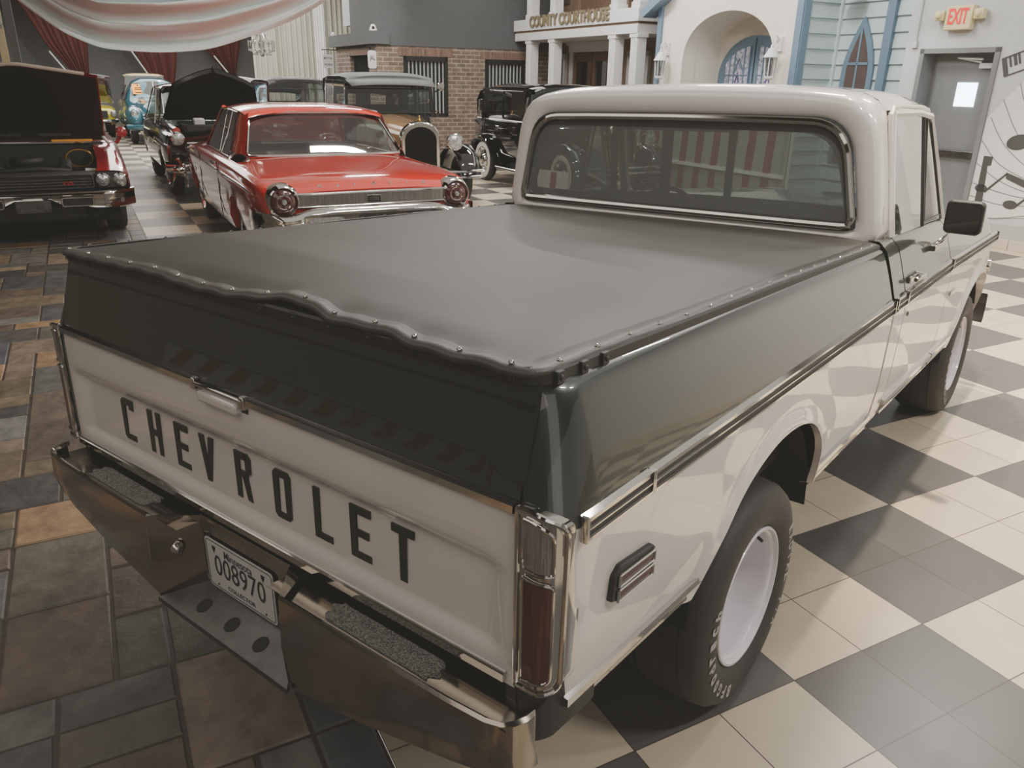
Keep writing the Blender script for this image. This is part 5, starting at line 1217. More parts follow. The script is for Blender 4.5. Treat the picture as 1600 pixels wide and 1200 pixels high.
# exit sign
E_ = tag(empty('exit_sign', (ORG[0], ORG[1], 0), ROT), 'cream exit sign with red lettering above the grey steel door', 'exit sign')
rb('sign_box', M['exit_box'], E_, (-5.42, -5.08, 7.03, 7.12, 2.42, 2.685), bevel=.012)
q = MB(); text_fit(q, 'EXIT', (-5.25, 7.026, 2.57), (1, 0, 0), (0, 0, 1), .25, .17, .015, thick=.004); q.build('exit_lettering', M['exit_red'], E_, smooth=0)
for x in (-5.50, -5.0):
    q = MB(); q.box(x - .06, x + .06, 7.02, 7.10, 2.53, 2.64); q.ball((x, 7.02, 2.59), .045, .03, .045, 14, 8); q.build('emergency_lamp', M['exit_box'], E_, bevel=.012)
q = MB(); q.tube([(-5.81, 7.10, 2.27), (-5.81, 7.10, 4.99)], .010, 6); q.box(-5.86, -5.78, 7.08, 7.118, 2.24, 2.32); tag(room(q.build('conduit', M['grey_wall'], None)), 'thin grey conduit with small switch box on the wall left of the exit sign', 'conduit')
# mural
MU = tag(empty('music_mural', (ORG[0], ORG[1], 0), ROT), 'painted music mural with curved staff lines and black notes right of the grey door', 'mural')
f = lambda a, b, d: (a, 7.118 - d, b)
q = MB(); q.prism([(-4.685, 1.44), (-4.685, .27), (-3.2, .52), (-2.0, .9), (-2.0, 3.2), (-3.3, 3.2)], f, 0, .003); q.build('white_field', M['mural_white'], MU)
def ribbon(mb, pts, w, d=.005):
    kx = list(range(len(pts))); P = [(smooth_interp(kx, [p[0] for p in pts], t), smooth_interp(kx, [p[1] for p in pts], t)) for t in frange(0, len(pts) - 1, 8 * len(pts))]
    rows = [[], []]
    for i, p in enumerate(P):
        a, b = P[max(0, i - 1)], P[min(len(P) - 1, i + 1)]; n = Vector((-(b[1] - a[1]), b[0] - a[0])).normalized() * w / 2
        rows[0].append(f(p[0] + n.x, p[1] + n.y, d)); rows[1].append(f(p[0] - n.x, p[1] - n.y, d))
    mb.grid(rows)
for pts in ([(-4.38, 1.84), (-4.30, 1.67), (-4.1, 1.40), (-3.8, 1.2)], [(-4.53, 1.66), (-4.33, 1.36), (-4.18, 1.20), (-3.8, .98)], [(-4.63, 1.46), (-4.44, 1.21), (-4.12, .97), (-3.7, .80)], [(-4.68, 1.20), (-4.42, .96), (-4.08, .82), (-3.6, .70)], [(-4.68, .94), (-4.37, .77), (-4.05, .68), (-3.5, .62)], [(-4.68, .71), (-4.34, .64), (-4.03, .61), (-3.4, .64)], [(-4.68, .56), (-4.30, .50), (-4.01, .52), (-3.4, .58)], [(-4.68, .33), (-4.40, .33), (-4.19, .36), (-3.98, .41), (-3.4, .52)]):
    q = MB(); ribbon(q, pts, .009); q.build('staff_line', M['mural_grey'], MU, smooth=0)
def ell(mb, c, rx, rz, tilt):
    mb.prism([(c[0] + rx * math.cos(t) * math.cos(tilt) - rz * math.sin(t) * math.sin(tilt), c[1] + rx * math.cos(t) * math.sin(tilt) + rz * math.sin(t) * math.cos(tilt)) for t in frange(0, 2 * PI, 25)[:-1]], f, 0, .008)
q = MB(); ell(q, (-4.24, 1.21), .14, .085, .2); q.build('note', M['mural_black'], MU)
q = MB(); q.prism([(-4.61, 1.03), (-4.50, 1.03), (-4.50, .93), (-4.54, .92), (-4.50, .42), (-4.60, .42)], f, 0, .008); ell(q, (-4.56, .66), .075, .045, 0); q.build('note', M['mural_black'], MU)
q = MB(); q.prism([(-4.52, .63), (-4.30, .86), (-4.28, .85), (-4.50, .61)], f, 0, .008); q.prism([(-4.30, .87), (-4.05, .80), (-3.8, .70), (-3.8, .62), (-4.05, .72), (-4.29, .80)], f, 0, .008); ell(q, (-4.17, .515), .085, .05, 0); q.prism([(-4.10, .53), (-3.95, .68), (-3.94, .66), (-4.09, .50)], f, 0, .008); q.build('note', M['mural_black'], MU)
q = MB()
kv = lambda u, w: (-4.66 + u * .95 + w * .32, 2.10 + u * .34 - w * .9)
for u0, u1, w0, w1 in ((0, .05, 0, .22), (.05, .30, 0, .012), (.05, .30, .208, .22), (.08, .10, 0, .13), (.13, .16, 0, .13), (.18, .20, 0, .13), (.25, .28, 0, .22)): q.prism([kv(u0, w0), kv(u1, w0), kv(u1, w1), kv(u0, w1)], f, 0, .008)
q.build('piano_keys', M['mural_black'], MU)
q = MB(); q.prism([(-4.685, .115), (-2, .115), (-2, .85), (-3.2, .48), (-4.0, .29), (-4.685, .26)], f, 0, .004); q.build('grey_band', M['wainscot'], MU)

# ---------------------------------------------------------------- chapel front
CH = tag(empty('chapel_facade', (ORG[0], ORG[1], 0), ROT), 'white stucco chapel front with arched porch and blue doors', 'building facade')
A0, A1, AC = -10.22, -8.12, -9.17
outer = [(-10.85, 0), (-10.85, 4.8), (-7.70, 4.8), (-7.70, 0), (A1, 0)] + [(AC + (A1 - AC) * math.cos(t), 2.12 + .74 * math.sin(t) ** .9) for t in frange(.02, PI - .02, 25)] + [(A0, 0)]
q = MB(); q.prism(outer, lambda a, b, d: (a, 7.0 + d, b), 0, .30); q.build('front_wall', M['stucco'], CH, smooth=40)
q = MB(); ap = [(A1, 0)] + [(AC + (A1 - AC) * math.cos(t), 2.12 + .74 * math.sin(t) ** .9) for t in frange(.02, PI - .02, 25)] + [(A0, 0)]
q.grid([[(a, y, z) for a, z in ap] for y in (7.28, 7.84)]); q.build('porch_vault', M['stucco'], CH, smooth=50)
dC, dW = -9.30, .86
rb('porch_back', M['stucco'], CH, (-10.9, -7.7, 7.82, 7.88, 0, 3.1))
darc = lambda w, zt, zs: [(dC + w, 0)] + [(dC + w * math.cos(t), zs + (zt - zs) * math.sin(t)) for t in frange(0, PI, 21)] + [(dC - w, 0)]
q = MB(); q.prism(darc(dW, 2.54, 1.86), lambda a, b, d: (a, 7.80 + d, b), -.02, .02); q.build('door_surround', M['blue_trim'], CH, smooth=40)
for s in (-1, 1):
    q = MB(); zt = lambda u: 1.80 + .58 * math.sqrt(max(0, 1 - (u / .78) ** 2))
    P = [(dC + s * u, zt(u)) for u in frange(.10, .68, 9)]; P = [(dC + s * .10, .8)] + P + [(dC + s * .68, .8)]
    q.prism(P, lambda a, b, d: (a, 7.775 - d, b), 0, .006); gl_ = q.build('stained_window', M['stained'], CH)
    q = MB()
    for u in (.10, .22, .45, .56, .68): q.tube([(dC + s * u, 7.765, .8), (dC + s * u, 7.765, zt(u))], .014, 6)
    for z in (1.2, 1.62, 1.92): q.tube([(dC + s * .10, 7.765, z), (dC + s * .68, 7.765, z)], .012, 6)
    q.tube([(dC + s * .22, 7.762, 1.95), (dC + s * .34, 7.762, 2.18), (dC + s * .45, 7.762, 1.95)], .014, 6); q.tube([(dC + s * .24, 7.762, 1.98), (dC + s * .43, 7.762, 2.2)], .008, 5)
    q.build('window_leading', M['blue_trim'], gl_)
    q = MB(); q.prism([(dC + s * .30, 1.80), (dC + s * .36, 1.98), (dC + s * .42, 1.80), (dC + s * .39, 1.80), (dC + s * .36, 1.90), (dC + s * .33, 1.80)], lambda a, b, d: (a, 7.766 - d, b), 0, .004); q.build('purple_glass', mat('purple_glass', (.35, .25, .5), .3), gl_)
rb('door_gap', M['dark'], CH, (dC - .006, dC + .006, 7.77, 7.79, 0, 2.5))
rb('corner_board', M['blue_trim'], CH, (-7.72, -7.60, 6.96, 7.02, 0, 4.8), (-7.62, -7.58, 6.98, 7.10, 0, 4.8))
rb('left_board', M['blue_trim'], CH, (-10.92, -10.82, 6.95, 7.32, 0, 4.8))
q = MB(); q.prism([(-11.25, 2.93), (-11.15, 2.85), (-10.6, 3.13), (-9.9, 4.35), (-10.1, 4.40), (-10.75, 3.25)], lambda a, b, d: (a, 6.78 + d, b), 0, .3); q.build('eave', M['blue_trim'], CH)
def lantern(x, z, label):
    R = tag(empty('wall_lantern', W(x, 6.98), ROT), label, 'lantern', 'lanterns on the chapel front'); q = MB()
    q.lathe([(z + .17, .115), (z + .19, .11), (z + .25, .07), (z + .29, .05), (z + .30, .03), (z + .34, .025), (z + .36, .001)], (0, -.14, 0), 'z', 16); q.lathe([(z - .14, .03), (z - .12, .07), (z - .09, .075), (z - .085, .06)], (0, -.14, 0), 'z', 16)
    for k in range(6): q.tube([(.072 * math.cos(k * PI / 3), -.14 + .072 * math.sin(k * PI / 3), z - .09), (.088 * math.cos(k * PI / 3), -.14 + .088 * math.sin(k * PI / 3), z + .18)], .008, 5)
    q.tube([(0, -.14, z + .34), (0, -.15, z + .42), (0, -.08, z + .47), (0, -.01, z + .40)], .014, 6); q.tube([(.03, -.14, z + .34), (.05, -.12, z + .42), (.0, -.05, z + .38)], .009, 6); q.box(-.05, .05, -.02, .02, z + .26, z + .46)
    q.build('lantern_frame', M['trim_white'], R); q = MB(); q.lathe([(z - .08, .062), (z + .17, .08)], (0, -.14, 0), 'z', 12); q.build('lantern_glass', M['side_glass'], R)
    q = MB(); q.lathe([(z - .08, .012), (z + .04, .012), (z + .06, .02), (z + .10, .001)], (0, -.14, 0), 'z', 10); q.build('bulb', M['clear_lens'], R)
lantern(-10.62, 1.97, 'cream lantern left of the white chapel arch'); lantern(-7.98, 1.98, 'cream lantern right of the white chapel arch beside the blue corner board')
# siding tower
TW = tag(empty('siding_tower', (ORG[0], ORG[1], 0), ROT), 'pale blue lap siding tower with a pointed blue lancet window', 'building facade')
q = MB()
for k in range(24):
    z0 = .02 + k * .205
    q.grid([[(-7.60, 7.03, z0), (-7.585, 7.72, z0), (-7.585, 7.72, z0), (-5.93, 7.72, z0)], [(-7.60, 7.03, z0 + .204), (-7.60, 7.74, z0 + .204), (-7.60, 7.74, z0 + .204), (-5.93, 7.74, z0 + .204)]])
    q.grid([[(-7.60, 7.03, z0), (-7.60, 7.735, z0), (-5.93, 7.735, z0)], [(-7.58, 7.03, z0), (-7.58, 7.715, z0), (-5.93, 7.715, z0)]])
q.build('lap_siding', M['siding'], TW, smooth=0)
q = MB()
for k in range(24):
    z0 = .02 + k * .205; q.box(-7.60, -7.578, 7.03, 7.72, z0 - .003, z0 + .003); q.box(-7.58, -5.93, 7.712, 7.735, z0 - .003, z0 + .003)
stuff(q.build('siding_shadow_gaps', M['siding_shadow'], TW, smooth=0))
rb('tower_post', M['blue_trim'], TW, (-6.76, -6.63, 7.66, 7.73, 0, 5)); rb('inner_corner', M['siding'], TW, (-7.6, -7.55, 7.68, 7.74, 0, 5))
lz = lambda w, zt, zs, n=11: [(-7.13 - w, .7)] + [(-7.13 - w * (1 - t ** 1.7), zs + (zt - zs) * t) for t in frange(0, 1, n)] + [(-7.13 + w * (1 - t ** 1.7), zs + (zt - zs) * t) for t in frange(1, 0, n)[1:]] + [(-7.13 + w, .7)]
q = MB(); q.prism(lz(.27, 2.70, 1.95), lambda a, b, d: (a, 7.705 - d, b), -.02, .02); lw_ = q.build('lancet_frame', M['blue_trim'], TW, smooth=40)
q = MB(); q.prism(lz(.185, 2.55, 1.95), lambda a, b, d: (a, 7.684 - d, b), 0, .004); q.build('lancet_pane', M['dark_pane'], lw_)
q = MB(); q.box(-7.145, -7.115, 7.668, 7.684, .7, 2.53)
for z in (2.08, 1.4): q.box(-7.31, -6.95, 7.668, 7.684, z - .018, z + .018)
q.build('lancet_glazing_bar', M['blue_trim'], lw_)
q = MB(); q.lathe([(0, .16), (.09, .16), (.10, .10), (.12, .001)], (-7.25, 7.45, 2.92), 'z', 20); tag(room(q.build('dark_lamp', M['black'], None)), 'dark round lamp hanging above the lancet window', 'lamp')
# ---------------------------------------------------------------- courthouse
CO = tag(empty('courthouse_facade', (ORG[0], ORG[1], 0), ROT), 'courthouse porch with white columns and lettered white balcony band', 'building facade')
a0, a1 = -16.42, -11.55
rb('upper_band', M['trim_white'], CO, (a0, a1, 6.98, 8.25, 2.83, 3.06), bevel=.004); rb('band_recess', M['wood_brown'], CO, (a0 + .04, a1 - .04, 7.02, 8.25, 2.775, 2.84)); rb('lower_band', M['trim_white'], CO, (a0 + .03, a1 - .03, 7.0, 8.25, 2.625, 2.785), bevel=.004)
for x in (-15.78, -14.74, -12.42, -11.70):
    q = MB()
    for z0, z1 in ((0, 2.625), (3.06, 4.9)):
        q.box(x - .105, x + .105, 7.03, 7.24, z0, z1)
        for k in (-.065, 0, .065): q.box(x + k - .018, x + k + .018, 7.015, 7.04, z0 + .1, z1 - .06)
        q.box(x - .13, x + .13, 7.01, 7.26, z1 - .07, z1); q.box(x - .13, x + .13, 7.01, 7.26, z0, z0 + .1)
    q.build('column', M['trim_white'], CO, bevel=.004)
rb('back_wall', M['wood_brown'], CO, (a0, -10.9, 8.2, 8.3, 0, 5))
rb('door_lintel', M['trim_white'], CO, (-15.75, -13.85, 8.10, 8.22, 2.40, 2.58), (-15.85, -13.75, 8.08, 8.22, 2.56, 2.62), (-15.75, -15.60, 8.12, 8.22, 0, 2.4), (-14.0, -13.85, 8.12, 8.22, 0, 2.4))
rb('porch_door', M['door_brown'], CO, (-15.58, -14.82, 8.14, 8.2, 0, 2.38), (-14.78, -14.02, 8.14, 8.2, 0, 2.38), sep=True)
for x in (-15.42, -14.62): rb('door_pane', M['dark_glass'], CO, (x, x + .44, 8.125, 8.14, 1.0, 2.2))
for x0, x1 in ((-13.42, -12.68), (-16.38, -15.95)):
    rb('window_casing', M['trim_white'], CO, (x0, x0 + .09, 8.12, 8.2, .7, 2.38), (x1 - .09, x1, 8.12, 8.2, .7, 2.38), (x0, x1, 8.12, 8.2, 2.28, 2.38), (x0, x1, 8.14, 8.2, 1.5, 1.56)); rb('window_pane', M['dark_pane'], CO, (x0 + .09, x1 - .09, 8.16, 8.19, .7, 2.28))
q = MB(); text_fit(q, 'COUNTY COURTHOUSE', (-14.05, 6.965, 3.00), (1, 0, 0), (0, 0, 1), 3.15, .24, .03, thick=.03); q.build('band_lettering', M['gold_letter'], CO, smooth=0)
rb('balcony_door', M['door_brown'], CO, (-15.3, -13.6, 8.12, 8.2, 3.06, 4.6)); rb('balcony_frame', M['wood_brown'], CO, (-15.45, -15.3, 8.1, 8.2, 3.06, 4.7), (-13.6, -13.45, 8.1, 8.2, 3.06, 4.7), sep=True)
rb('balcony_picture', M['dark_pane'], CO, (-16.35, -15.95, 8.14, 8.2, 3.45, 3.9))
# ---------------------------------------------------------------- jail
JA = tag(empty('jail_facade', (ORG[0], ORG[1], 0), ROT), 'brick jail block with barred windows under a charcoal upper wall', 'building facade')
ja, jb = -16.45, 3.60
q = MB()   # front wall in pieces round its windows
w1 = (4.23, 5.30, .96, 2.24); w2 = (6.25, 7.30, 1.15, 2.22)
for b0, b1, z0, z1 in ((jb, w1[0], 0, 2.46), (w1[0], w1[1], 0, w1[2]), (w1[0], w1[1], w1[3], 2.46), (w1[1], w2[0], 0, 2.46), (w2[0], w2[1], 0, w2[2]), (w2[0], w2[1], w2[3], 2.46), (w2[1], 8.9, 0, 2.46)): q.box(ja - .2, ja, b0, b1, z0, z1)
q.build('brick_front', M['brick_b'], JA, smooth=0)
q = MB(); lw3 = (-18.35, -16.95, 1.0, 2.25)
for x0, x1, z0, z1 in ((-19.5, lw3[0], 0, 2.46), (lw3[0], lw3[1], 0, lw3[2]), (lw3[0], lw3[1], lw3[3], 2.46), (lw3[1], ja - .2, 0, 2.46)): q.box(x0, x1, jb, jb + .2, z0, z1)
q.build('brick_side', M['brick_a'], JA, smooth=0)
rb('soldier_course', M['soldier'], JA, (ja, ja + .012, w1[0] - .12, w1[1] + .12, w1[3], w1[3] + .16), (ja, ja + .012, w2[0] - .12, w2[1] + .2, w2[3], w2[3] + .16), (lw3[0] - .1, lw3[1] + .1, jb - .012, jb, lw3[3], lw3[3] + .14), sep=True)
for b0, b1, z0, z1 in (w1, w2):
    rb('window_frame', M['black'], JA, (ja - .12, ja + .015, b0, b0 + .07, z0, z1), (ja - .12, ja + .015, b1 - .07, b1, z0, z1), (ja - .12, ja + .015, b0, b1, z1 - .10, z1), (ja - .12, ja + .015, b0, b1, z0, z0 + .07))
    rb('window_pane', mat('teal_pane', (.16, .22, .24), .3, var=.3), JA, (ja - .19, ja - .15, b0 + .05, b1 - .05, z0, z1))
    q = MB()
    for k in range(10): y = b0 + .15 + k * .092; q.tube([(ja - .06, y, z0 + .05), (ja - .06, y, z1 - .08)], .020, 6)
    q.build('window_bars', M['wainscot'], JA)
rb('side_window', M['dark'], JA, (lw3[0], lw3[1], jb + .12, jb + .16, lw3[2], lw3[3]))
q = MB()
for k in range(9): x = lw3[0] + .12 + k * .145; q.tube([(x, jb + .07, lw3[2]), (x, jb + .07, lw3[3])], .018, 6)
q.build('window_bars', M['black'], JA)
rb('ledge', M['jail_upper'], JA, (-19.7, ja + .10, jb - .12, jb + .3, 2.46, 2.72), (ja - .2, ja + .02, jb, 8.9, 2.44, 2.74))
rb('upper_wall', M['jail_upper'], JA, (-18.6, ja - .02, jb + .12, 8.9, 2.72, 5.0)); rb('upper_return', M['grey_wall'], JA, (-19.6, -18.6, jb + .25, jb + 1.2, 2.95, 5.0))
q = MB(); q.lathe([(0, .085), (.03, .085), (.05, .07), (.10, .055), (.125, .03), (.13, .001)], (ja + .02, jb - .04, 2.722), 'z', 18); cmm = tag(room(q.build('dome_camera', M['trim_white'], None)), 'white dome camera on the corner of the jail ledge', 'camera')
q = MB(); q.ball((ja + .085, jb - .06, 2.775), .035, .035, .035, 12, 8); q.build('camera_lens', M['black'], cmm)
q = MB(); q.lathe([(0, .06), (.06, .05), (.09, .001)], (-19.5, jb - .05, 2.722), 'z', 12); tag(room(q.build('spot_light', M['trim_white'], None)), 'small white spotlight at the far end of the jail ledge', 'lamp')
def hang_sign(x, b0, b1, z0, z1, lines, label, topbar, shape=0):
    R = tag(empty('hanging_sign', (ORG[0], ORG[1], 0), ROT), label, 'sign')
    q = MB(); q.prism(rrect(b0, b1, z0, z1, .03 if not shape else .05), lambda u, w, d: (x + d, u, w), -.012, .012); q.build('sign_board', M['plate_white'], R, bevel=.004)
    q = MB()
    for s, zc, h, w in lines: text_fit(q, s, (x + .0135, (b0 + b1) / 2, zc), (0, 1, 0), (0, 0, 1), w, h, .02)
    q.build('sign_lettering', M['ink'], R, smooth=0)
    q = MB(); q.tube([(x, b0 - .02, topbar), (x, max(b1 + .02, jb - .012), topbar)], .012, 6); q.tube([(x, b0 + .05, topbar), (x, b0 + .05, z1)], .006, 5); q.tube([(x, b1 - .05, topbar), (x, b1 - .05, z1)], .006, 5); q.build('sign_bracket', M['black'], R)
hang_sign(-19.4, 3.22, 3.49, 1.98, 2.29, [('MOTOR', 2.205, .05, .21), ('WORKS', 2.06, .05, .21)], 'white hanging sign reading motor works at the jail end near the curtain', 2.40)
hang_sign(-16.30, 3.37, 3.56, 1.96, 2.32, [('JAIL', 2.16, .13, .12)], 'white hanging jail sign at the brick corner', 2.40, 1)
# added board fence standing in for striped reflections on the cab window
FE = tag(empty('reflection_fence', (ORG[0], ORG[1], 0), ROT), 'added white board fence whose slanting red stripes stand in for reflections in the cab window', 'fence')
rb('boards', M['fence_board'], FE, (-10.6, -7.0, 6.40, 6.44, .05, 1.22), bevel=.004); rb('rail', M['trim_white'], FE, (-10.6, -7.0, 6.36, 6.48, 1.22, 1.27), (-10.6, -7.0, 6.36, 6.40, .52, .57), sep=True); rb('post', M['trim_white'], FE, (-10.6, -10.5, 6.40, 6.50, 0, 1.25), (-7.1, -7.0, 6.40, 6.50, 0, 1.25), sep=True)
q = MB()
for k in range(9):
    x = -10.5 + k * .38; q = MB(); q.prism([(x, .06), (x + .15, .06), (x + .22, 1.21), (x + .07, 1.21)], lambda u, w, d: (u, 6.398 - d, w), 0, .004); q.build('red_stripe', M['fence_red'], FE)

# ---------------------------------------------------------------- hangings
def pleat(name, mat_, a, b0, b1, z0, z1, n, amp, parent=None):
    q = MB(); bs = frange(b0, b1, n * 8)
    q.grid([[(a + amp * math.sin((b - b0) / (b1 - b0) * n * 2 * PI) * (1 + .3 * math.sin(b * 7)) + .3 * amp * math.sin(b * 23), b, z) for b in bs] for z in (z0, z1)]); return q.build(name, mat_, parent, smooth=80)
tag(room(pleat('pleated_curtain', M['curtain'], -26.8, 2.96, 7.4, .05, 4.98, 26, .05)), 'tall pleated beige curtain left of the jail', 'curtain')
tag(room(pleat('narrow_curtain', M['mural_white'], -26.6, 4.95, 5.30, .05, 4.98, 4, .04)), 'narrow lighter curtain in front of the beige pleats', 'curtain')
KD = (34 + 1.327) / (30 + 1.327)
def far(p): return (-2.378 + (p[0] + 2.378) * KD, min(4.98, 1.775 + (p[1] - 1.775) * KD))
def red_drape(pts_l, pts_r, label, ap=-34.0):
    pts_l = [far(p) for p in pts_l]; pts_r = [far(p) for p in pts_r]
    q = MB(); rows = []; n = 40
    for t in frange(0, 1, 14):
        l = (smooth_interp([p[1] for p in pts_l][::-1], [p[0] for p in pts_l][::-1], lerp(pts_l[0][1], pts_l[-1][1], t)), lerp(pts_l[0][1], pts_l[-1][1], t)); r = (smooth_interp([p[1] for p in pts_r][::-1], [p[0] for p in pts_r][::-1], lerp(pts_r[0][1], pts_r[-1][1], t)), lerp(pts_r[0][1], pts_r[-1][1], t))
        rows.append([(ap + .05 * math.sin(k / n * 18 * PI), lerp(l[0], r[0], k / n), lerp(l[1], r[1], k / n)) for k in range(n + 1)])
    q.grid(rows); tag(room(q.build('red_drape', M['red_curtain'], None, smooth=80)), label, 'curtain', 'dark red drapes on the far wall')
red_drape([(-4.3, 5.0), (-3.47, 3.77), (-2.9, 2.6), (-2.3, 1.75), (-2.1, 1.0)], [(-1.5, 5.0), (-1.6, 3.5), (-1.70, 2.63), (-1.80, 1.70), (-1.85, 1.0)], 'large dark red drape tied back above the raised crimson bonnet')
red_drape([(-1.3, 5.0), (-.9, 3.7), (-.29, 2.43), (-.0, 1.75), (.15, 1.0)], [(1.2, 5.0), (1.12, 3.5), (1.05, 2.47), (.84, 1.4), (.75, 1.0)], 'dark red drape hanging above the teal coupe', -34.4)
red_drape([(.9, 5.0), (1.5, 3.7), (2.1, 2.54), (2.62, 1.85), (2.80, 1.0)], [(3.6, 5.0), (3.5, 3.7), (3.35, 3.04), (3.04, 1.85), (2.95, 1.0)], 'dark red drape gathered beside the pleated curtain', -34.8)
for p, lb in ((((-2.85, 2.4), (-2.4, 1.72)), 'pale slanting cord beside the large dark red drape'), (((-.45, 2.52), (-.0, 1.74)), 'pale slanting cord beside the drape above the teal coupe'), (((2.2, 2.4), (2.68, 1.76)), 'pale slanting cord beside the drape nearest the pleated curtain')):
    p = [far(c) for c in p]; q = MB(); q.tube([(-33.85, p[0][0], p[0][1]), (-33.85, p[1][0], p[1][1])], .03, 6); tag(room(q.build('drape_cord', M['trim_white'], None)), lb, 'cord', 'drape cords on the far wall')
# white swag hung under the ceiling
LOW = [(-2.81, 2.56), (-2.59, 2.37), (-2.30, 2.17), (-1.91, 2.04), (-1.42, 2.02), (-.89, 2.06), (-.25, 2.24), (.25, 2.43), (.78, 2.72), (1.5, 3.3), (2.2, 4.1)]
LOW = [(-3.9, 4.6), (-3.4, 3.4), (-3.0, 2.78)] + LOW
q = MB(); rows = []; n = 110; T0 = frange(0, 1, 90)
for i in range(n):
    v = i / (n - 1); row = []
    for t in T0:
        b = lerp(-3.9, 2.2, t); z = smooth_interp([p[0] for p in LOW], [p[1] for p in LOW], b)
        sn = math.sin(v * 52 + 1.6 * math.sin(t * 4 + v * 3)); fold = (.11 * (abs(sn) ** .6) * (1 if sn > 0 else -.35) * (.4 + .6 * math.sin(PI * t)) + .02 * math.sin(v * 71 + t * 6))
        up = v ** .9 * (1.5 + .2 * math.sin(t * 3)) * (.35 + .65 * math.sin(PI * min(1, max(0, t))))
        row.append((-10.0 + fold + 1.6 * v + .10 * math.sin(t * 9), b + .05 * math.sin(v * 9), min(4.98, z + up + .03 * sn * min(1, v * 8))))
    rows.append(row)
q.grid(rows); tag(room(q.build('ceiling_swag', M['drape'], None, smooth=80)), 'broad white cloth swag hung in folds under the ceiling', 'drape')
# candy striped counter against the left wall, mirrored in the tailgate
SCN = tag(empty('striped_counter', (ORG[0], ORG[1], 0), ROT), 'long white counter with slanting red stripes against the left wall', 'counter')
rb('counter_body', M['fence_board'], SCN, (-5.2, .2, -8.95, -8.4, .02, .86), bevel=.02); rb('counter_top', M['door_grey'], SCN, (-5.25, .25, -8.97, -8.35, .86, .91), bevel=.01)
for k in range(14):
    x = -5.1 + k * .37; q = MB(); q.prism([(x, .42), (x + .17, .42), (x + .30, .84), (x + .13, .84)], lambda u, w, d: (u, -8.398 + d, w), 0, .006); q.build('red_stripe', M['fence_red'], SCN)
# chandelier and wall pillars
CD = tag(empty('chandelier', W(-17.2, 1.33), ROT), 'small crystal chandelier hanging before the pleated curtain', 'chandelier'); q = MB()
q.tube([(0, 0, 5.0), (0, 0, 2.2)], .012, 6); q.lathe([(2.15, .02), (2.2, .06), (2.3, .03), (2.4, .05), (2.55, .02)], (0, 0, 0), 'z', 12)
for k in range(8):
    t = k * PI / 4; c, s = math.cos(t), math.sin(t); q.tube([(.02 * c, .02 * s, 2.32), (.14 * c, .14 * s, 2.22), (.26 * c, .26 * s, 2.28), (.27 * c, .27 * s, 2.36)], .010, 5); q.tube([(.27 * c, .27 * s, 2.36), (.27 * c, .27 * s, 2.47)], .014, 6)
q.build('chandelier_frame', M['clear_lens'], CD)
q = MB()
for k in range(16):
    t = k * PI / 8
    for r, z in ((.27, 2.28), (.18, 2.20), (.22, 2.42), (.10, 2.58)): q.ball((r * math.cos(t + r * 9), r * math.sin(t + r * 9), z), .014, .014, .022, 6, 4)
for k in range(12): t = k * PI / 6; q.tube([(.03 * math.cos(t), .03 * math.sin(t), 2.65), (.12 * math.cos(t), .12 * math.sin(t), 2.5), (.25 * math.cos(t), .25 * math.sin(t), 2.44)], .006, 4)
q.build('crystal_drops', M['lamp'], CD)
PLR = tag(rb('cream_post', M['exit_box'], None, (-14.06, -13.94, -3.27, -3.17, 0, 5)), 'slim cream post at the left behind the raised crimson bonnet', 'post')
tag(rb('grey_post', M['dark_wall'], None, (-14.2, -14.08, -3.14, -3.02, 0, 5)), 'grey post just right of the slim cream post', 'post')
q = MB(); q.lathe([(0, .04), (.05, .06), (.14, .05), (.15, .001)], (-13.87, -3.22, 2.38), 'z', 12); tag(room(q.build('post_lamp', M['lamp'], None)), 'bright small lamp on the slim cream post', 'lamp')

# ---------------------------------------------------------------- camera, light, colour
cam = bpy.data.cameras.new('camera'); co = bpy.data.objects.new('camera', cam); COL.objects.link(co); SC.camera = co
cam.sensor_fit = 'HORIZONTAL'; cam.sensor_width = 36; cam.lens = 1222.24 / 1600 * 36; cam.clip_start = .05; cam.clip_end = 200
yaw, pitch, roll = .6669, .3704, .0180
fw = Vector((-math.sin(yaw) * math.cos(pitch), math.cos(yaw) * math.cos(pitch), -math.sin(pitch))); rt = Vector((math.cos(yaw), math.sin(yaw), 0)); up = rt.cross(fw)
r2 = rt * math.cos(roll) + up * math.sin(roll); u2 = -rt * math.sin(roll) + up * math.cos(roll)
mx = Matrix((r2, u2, -fw)).transposed().to_4x4(); mx.translation = Vector((1.5842, -.9159, 1.7750)); co.matrix_world = mx
def area(name, a, b, z, sx, sy, power, col, rot=(0, 0, 0), spread=PI):
    l = bpy.data.lights.new(name, 'AREA'); l.shape = 'RECTANGLE'; l.size = sx; l.size_y = sy; l.energy = power; l.color = col; l.spread = spread
    o = bpy.data.objects.new(name, l); COL.objects.link(o); o.location = W(a, b, z); o.rotation_euler = (rot[0], rot[1], rot[2] + ROT); return o
def spot(name, p, target, power, col, ang=60, r=.08, blend=.5):
    l = bpy.data.lights.new(name, 'SPOT'); l.energy = power; l.color = col; l.spot_size = math.radians(ang); l.spot_blend = blend; l.shadow_soft_size = r
    o = bpy.data.objects.new(name, l); COL.objects.link(o); o.location = p; o.rotation_euler = (Vector(target) - Vector(p)).to_track_quat('-Z', 'Y').to_euler(); return o
WARM = (1, .83, .62); COOL = (1, .96, .90); NEUT = (1, .95, .88)
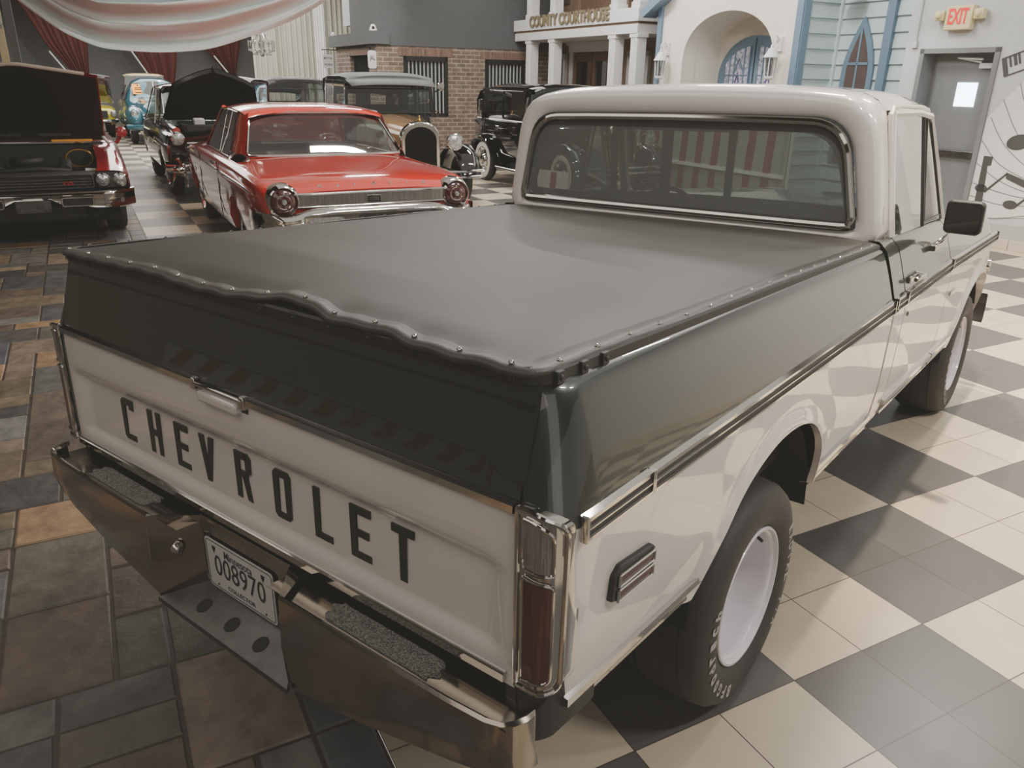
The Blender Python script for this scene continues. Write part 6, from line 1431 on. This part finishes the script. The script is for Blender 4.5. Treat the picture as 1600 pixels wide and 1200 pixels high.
# ceiling fittings: slim tube lights with real housings
def tube_light(a, b, along_b, power, n):
    l = area('tube_light', a, b, 4.80, .08 if along_b else 1.25, 1.25 if along_b else .08, power, COOL)
    R = tag(empty('ceiling_tube_fitting', W(a, b), ROT), n, 'ceiling light', 'tube lights under the ceiling'); w = (.07, .66) if along_b else (.66, .07)
    q = MB(); q.box(-w[0], w[0], -w[1], w[1], 4.84, 4.98); q.build('housing', M['trim_white'], R, bevel=.01)
for a, b in ((-2.0, 1.2), (-2.0, 4.4), (-6.5, 1.2), (-6.5, 4.4), (-11, 1.2), (-11, 4.8), (2.5, 1.0), (2.5, 4.2), (-14.2, 2.6), (-16, .6), (-22, .6), (-27, .6), (-24, 4.0)):
    tube_light(a, b, (int(a) % 2 == 0), 112, 'slim white tube light fixed under the dark ceiling')
area('hall_fill', -4, 2.4, 4.7, 12, 8, 150, NEUT)
area('left_fill', 0, -5.5, 4.7, 12, 4, 150, (1, .92, .82))
area('facade_fill', -11, 5.6, 4.6, 10, 1.2, 150, COOL, (math.radians(35), 0, 0))
area('back_fill', 6.0, -2.5, 3.6, 5, 3, 40, NEUT, (0, math.radians(50), 0))
area('far_fill', -25, .5, 4.7, 14, 10, 1100, NEUT)
spot('warm_spot', W(-.9, .7, 4.7), W(1.2, 3.4, 0), 1300, WARM, 95, .06)
spot('warm_spot', W(-13.5, .2, 4.7), W(-21.5, -.4, 1.0), 700, NEUT, 60, .1)
spot('warm_spot', W(-3.2, 2.6, 4.7), W(-1.8, 4.6, 0), 1000, WARM, 90, .06)
spot('warm_spot', W(-6.2, 1.0, 4.7), W(-6.0, .2, .8), 320, WARM, 70, .08)
spot('warm_spot', W(-8.2, -.9, 4.7), W(-9.2, -1.3, 0), 300, WARM, 70, .08)
spot('warm_spot', W(-10.2, -2.6, 3.2), W(-10.45, -2.4, .95), 30, (1, .72, .3), 60, .05)
spot('door_reveal_spot', W(-5.9, 6.0, 2.6), W(-5.6, 7.3, 1.6), 20, COOL, 60, .1)  # unseen spot on the hall side, aimed at the exit door
spot('cab_fill_spot', W(1.6, -2.2, 4.7), (0, 2.3, 1.55), 330, NEUT, 32, .12, .8)  # added lamp without a fitting, brightens the rear face of the cab
spot('sign_fill_spot', W(-13.0, 2.6, 4.6), W(-19.2, 3.4, 2.1), 260, NEUT, 40, .08)  # added fill, lifts the hanging sign at the jail end
w = bpy.data.worlds.new('world'); SC.world = w; w.use_nodes = True
bg_ = w.node_tree.nodes['Background']; bg_.inputs[0].default_value = (.60, .56, .52, 1); bg_.inputs[1].default_value = .6
SC.view_settings.view_transform = 'AgX'; SC.view_settings.look = 'None'; SC.view_settings.exposure = .28; SC.view_settings.gamma = 1.0
SC.view_settings.use_curve_mapping = True; SC.view_settings.curve_mapping.black_level = (-.0175, -.0165, -.0145); SC.view_settings.curve_mapping.update()
SC.cycles.use_denoising = True; SC.cycles.max_bounces = 8; SC.cycles.transparent_max_bounces = 16; SC.cycles.caustics_reflective = False; SC.cycles.caustics_refractive = False; SC.cycles.sample_clamp_indirect = 6
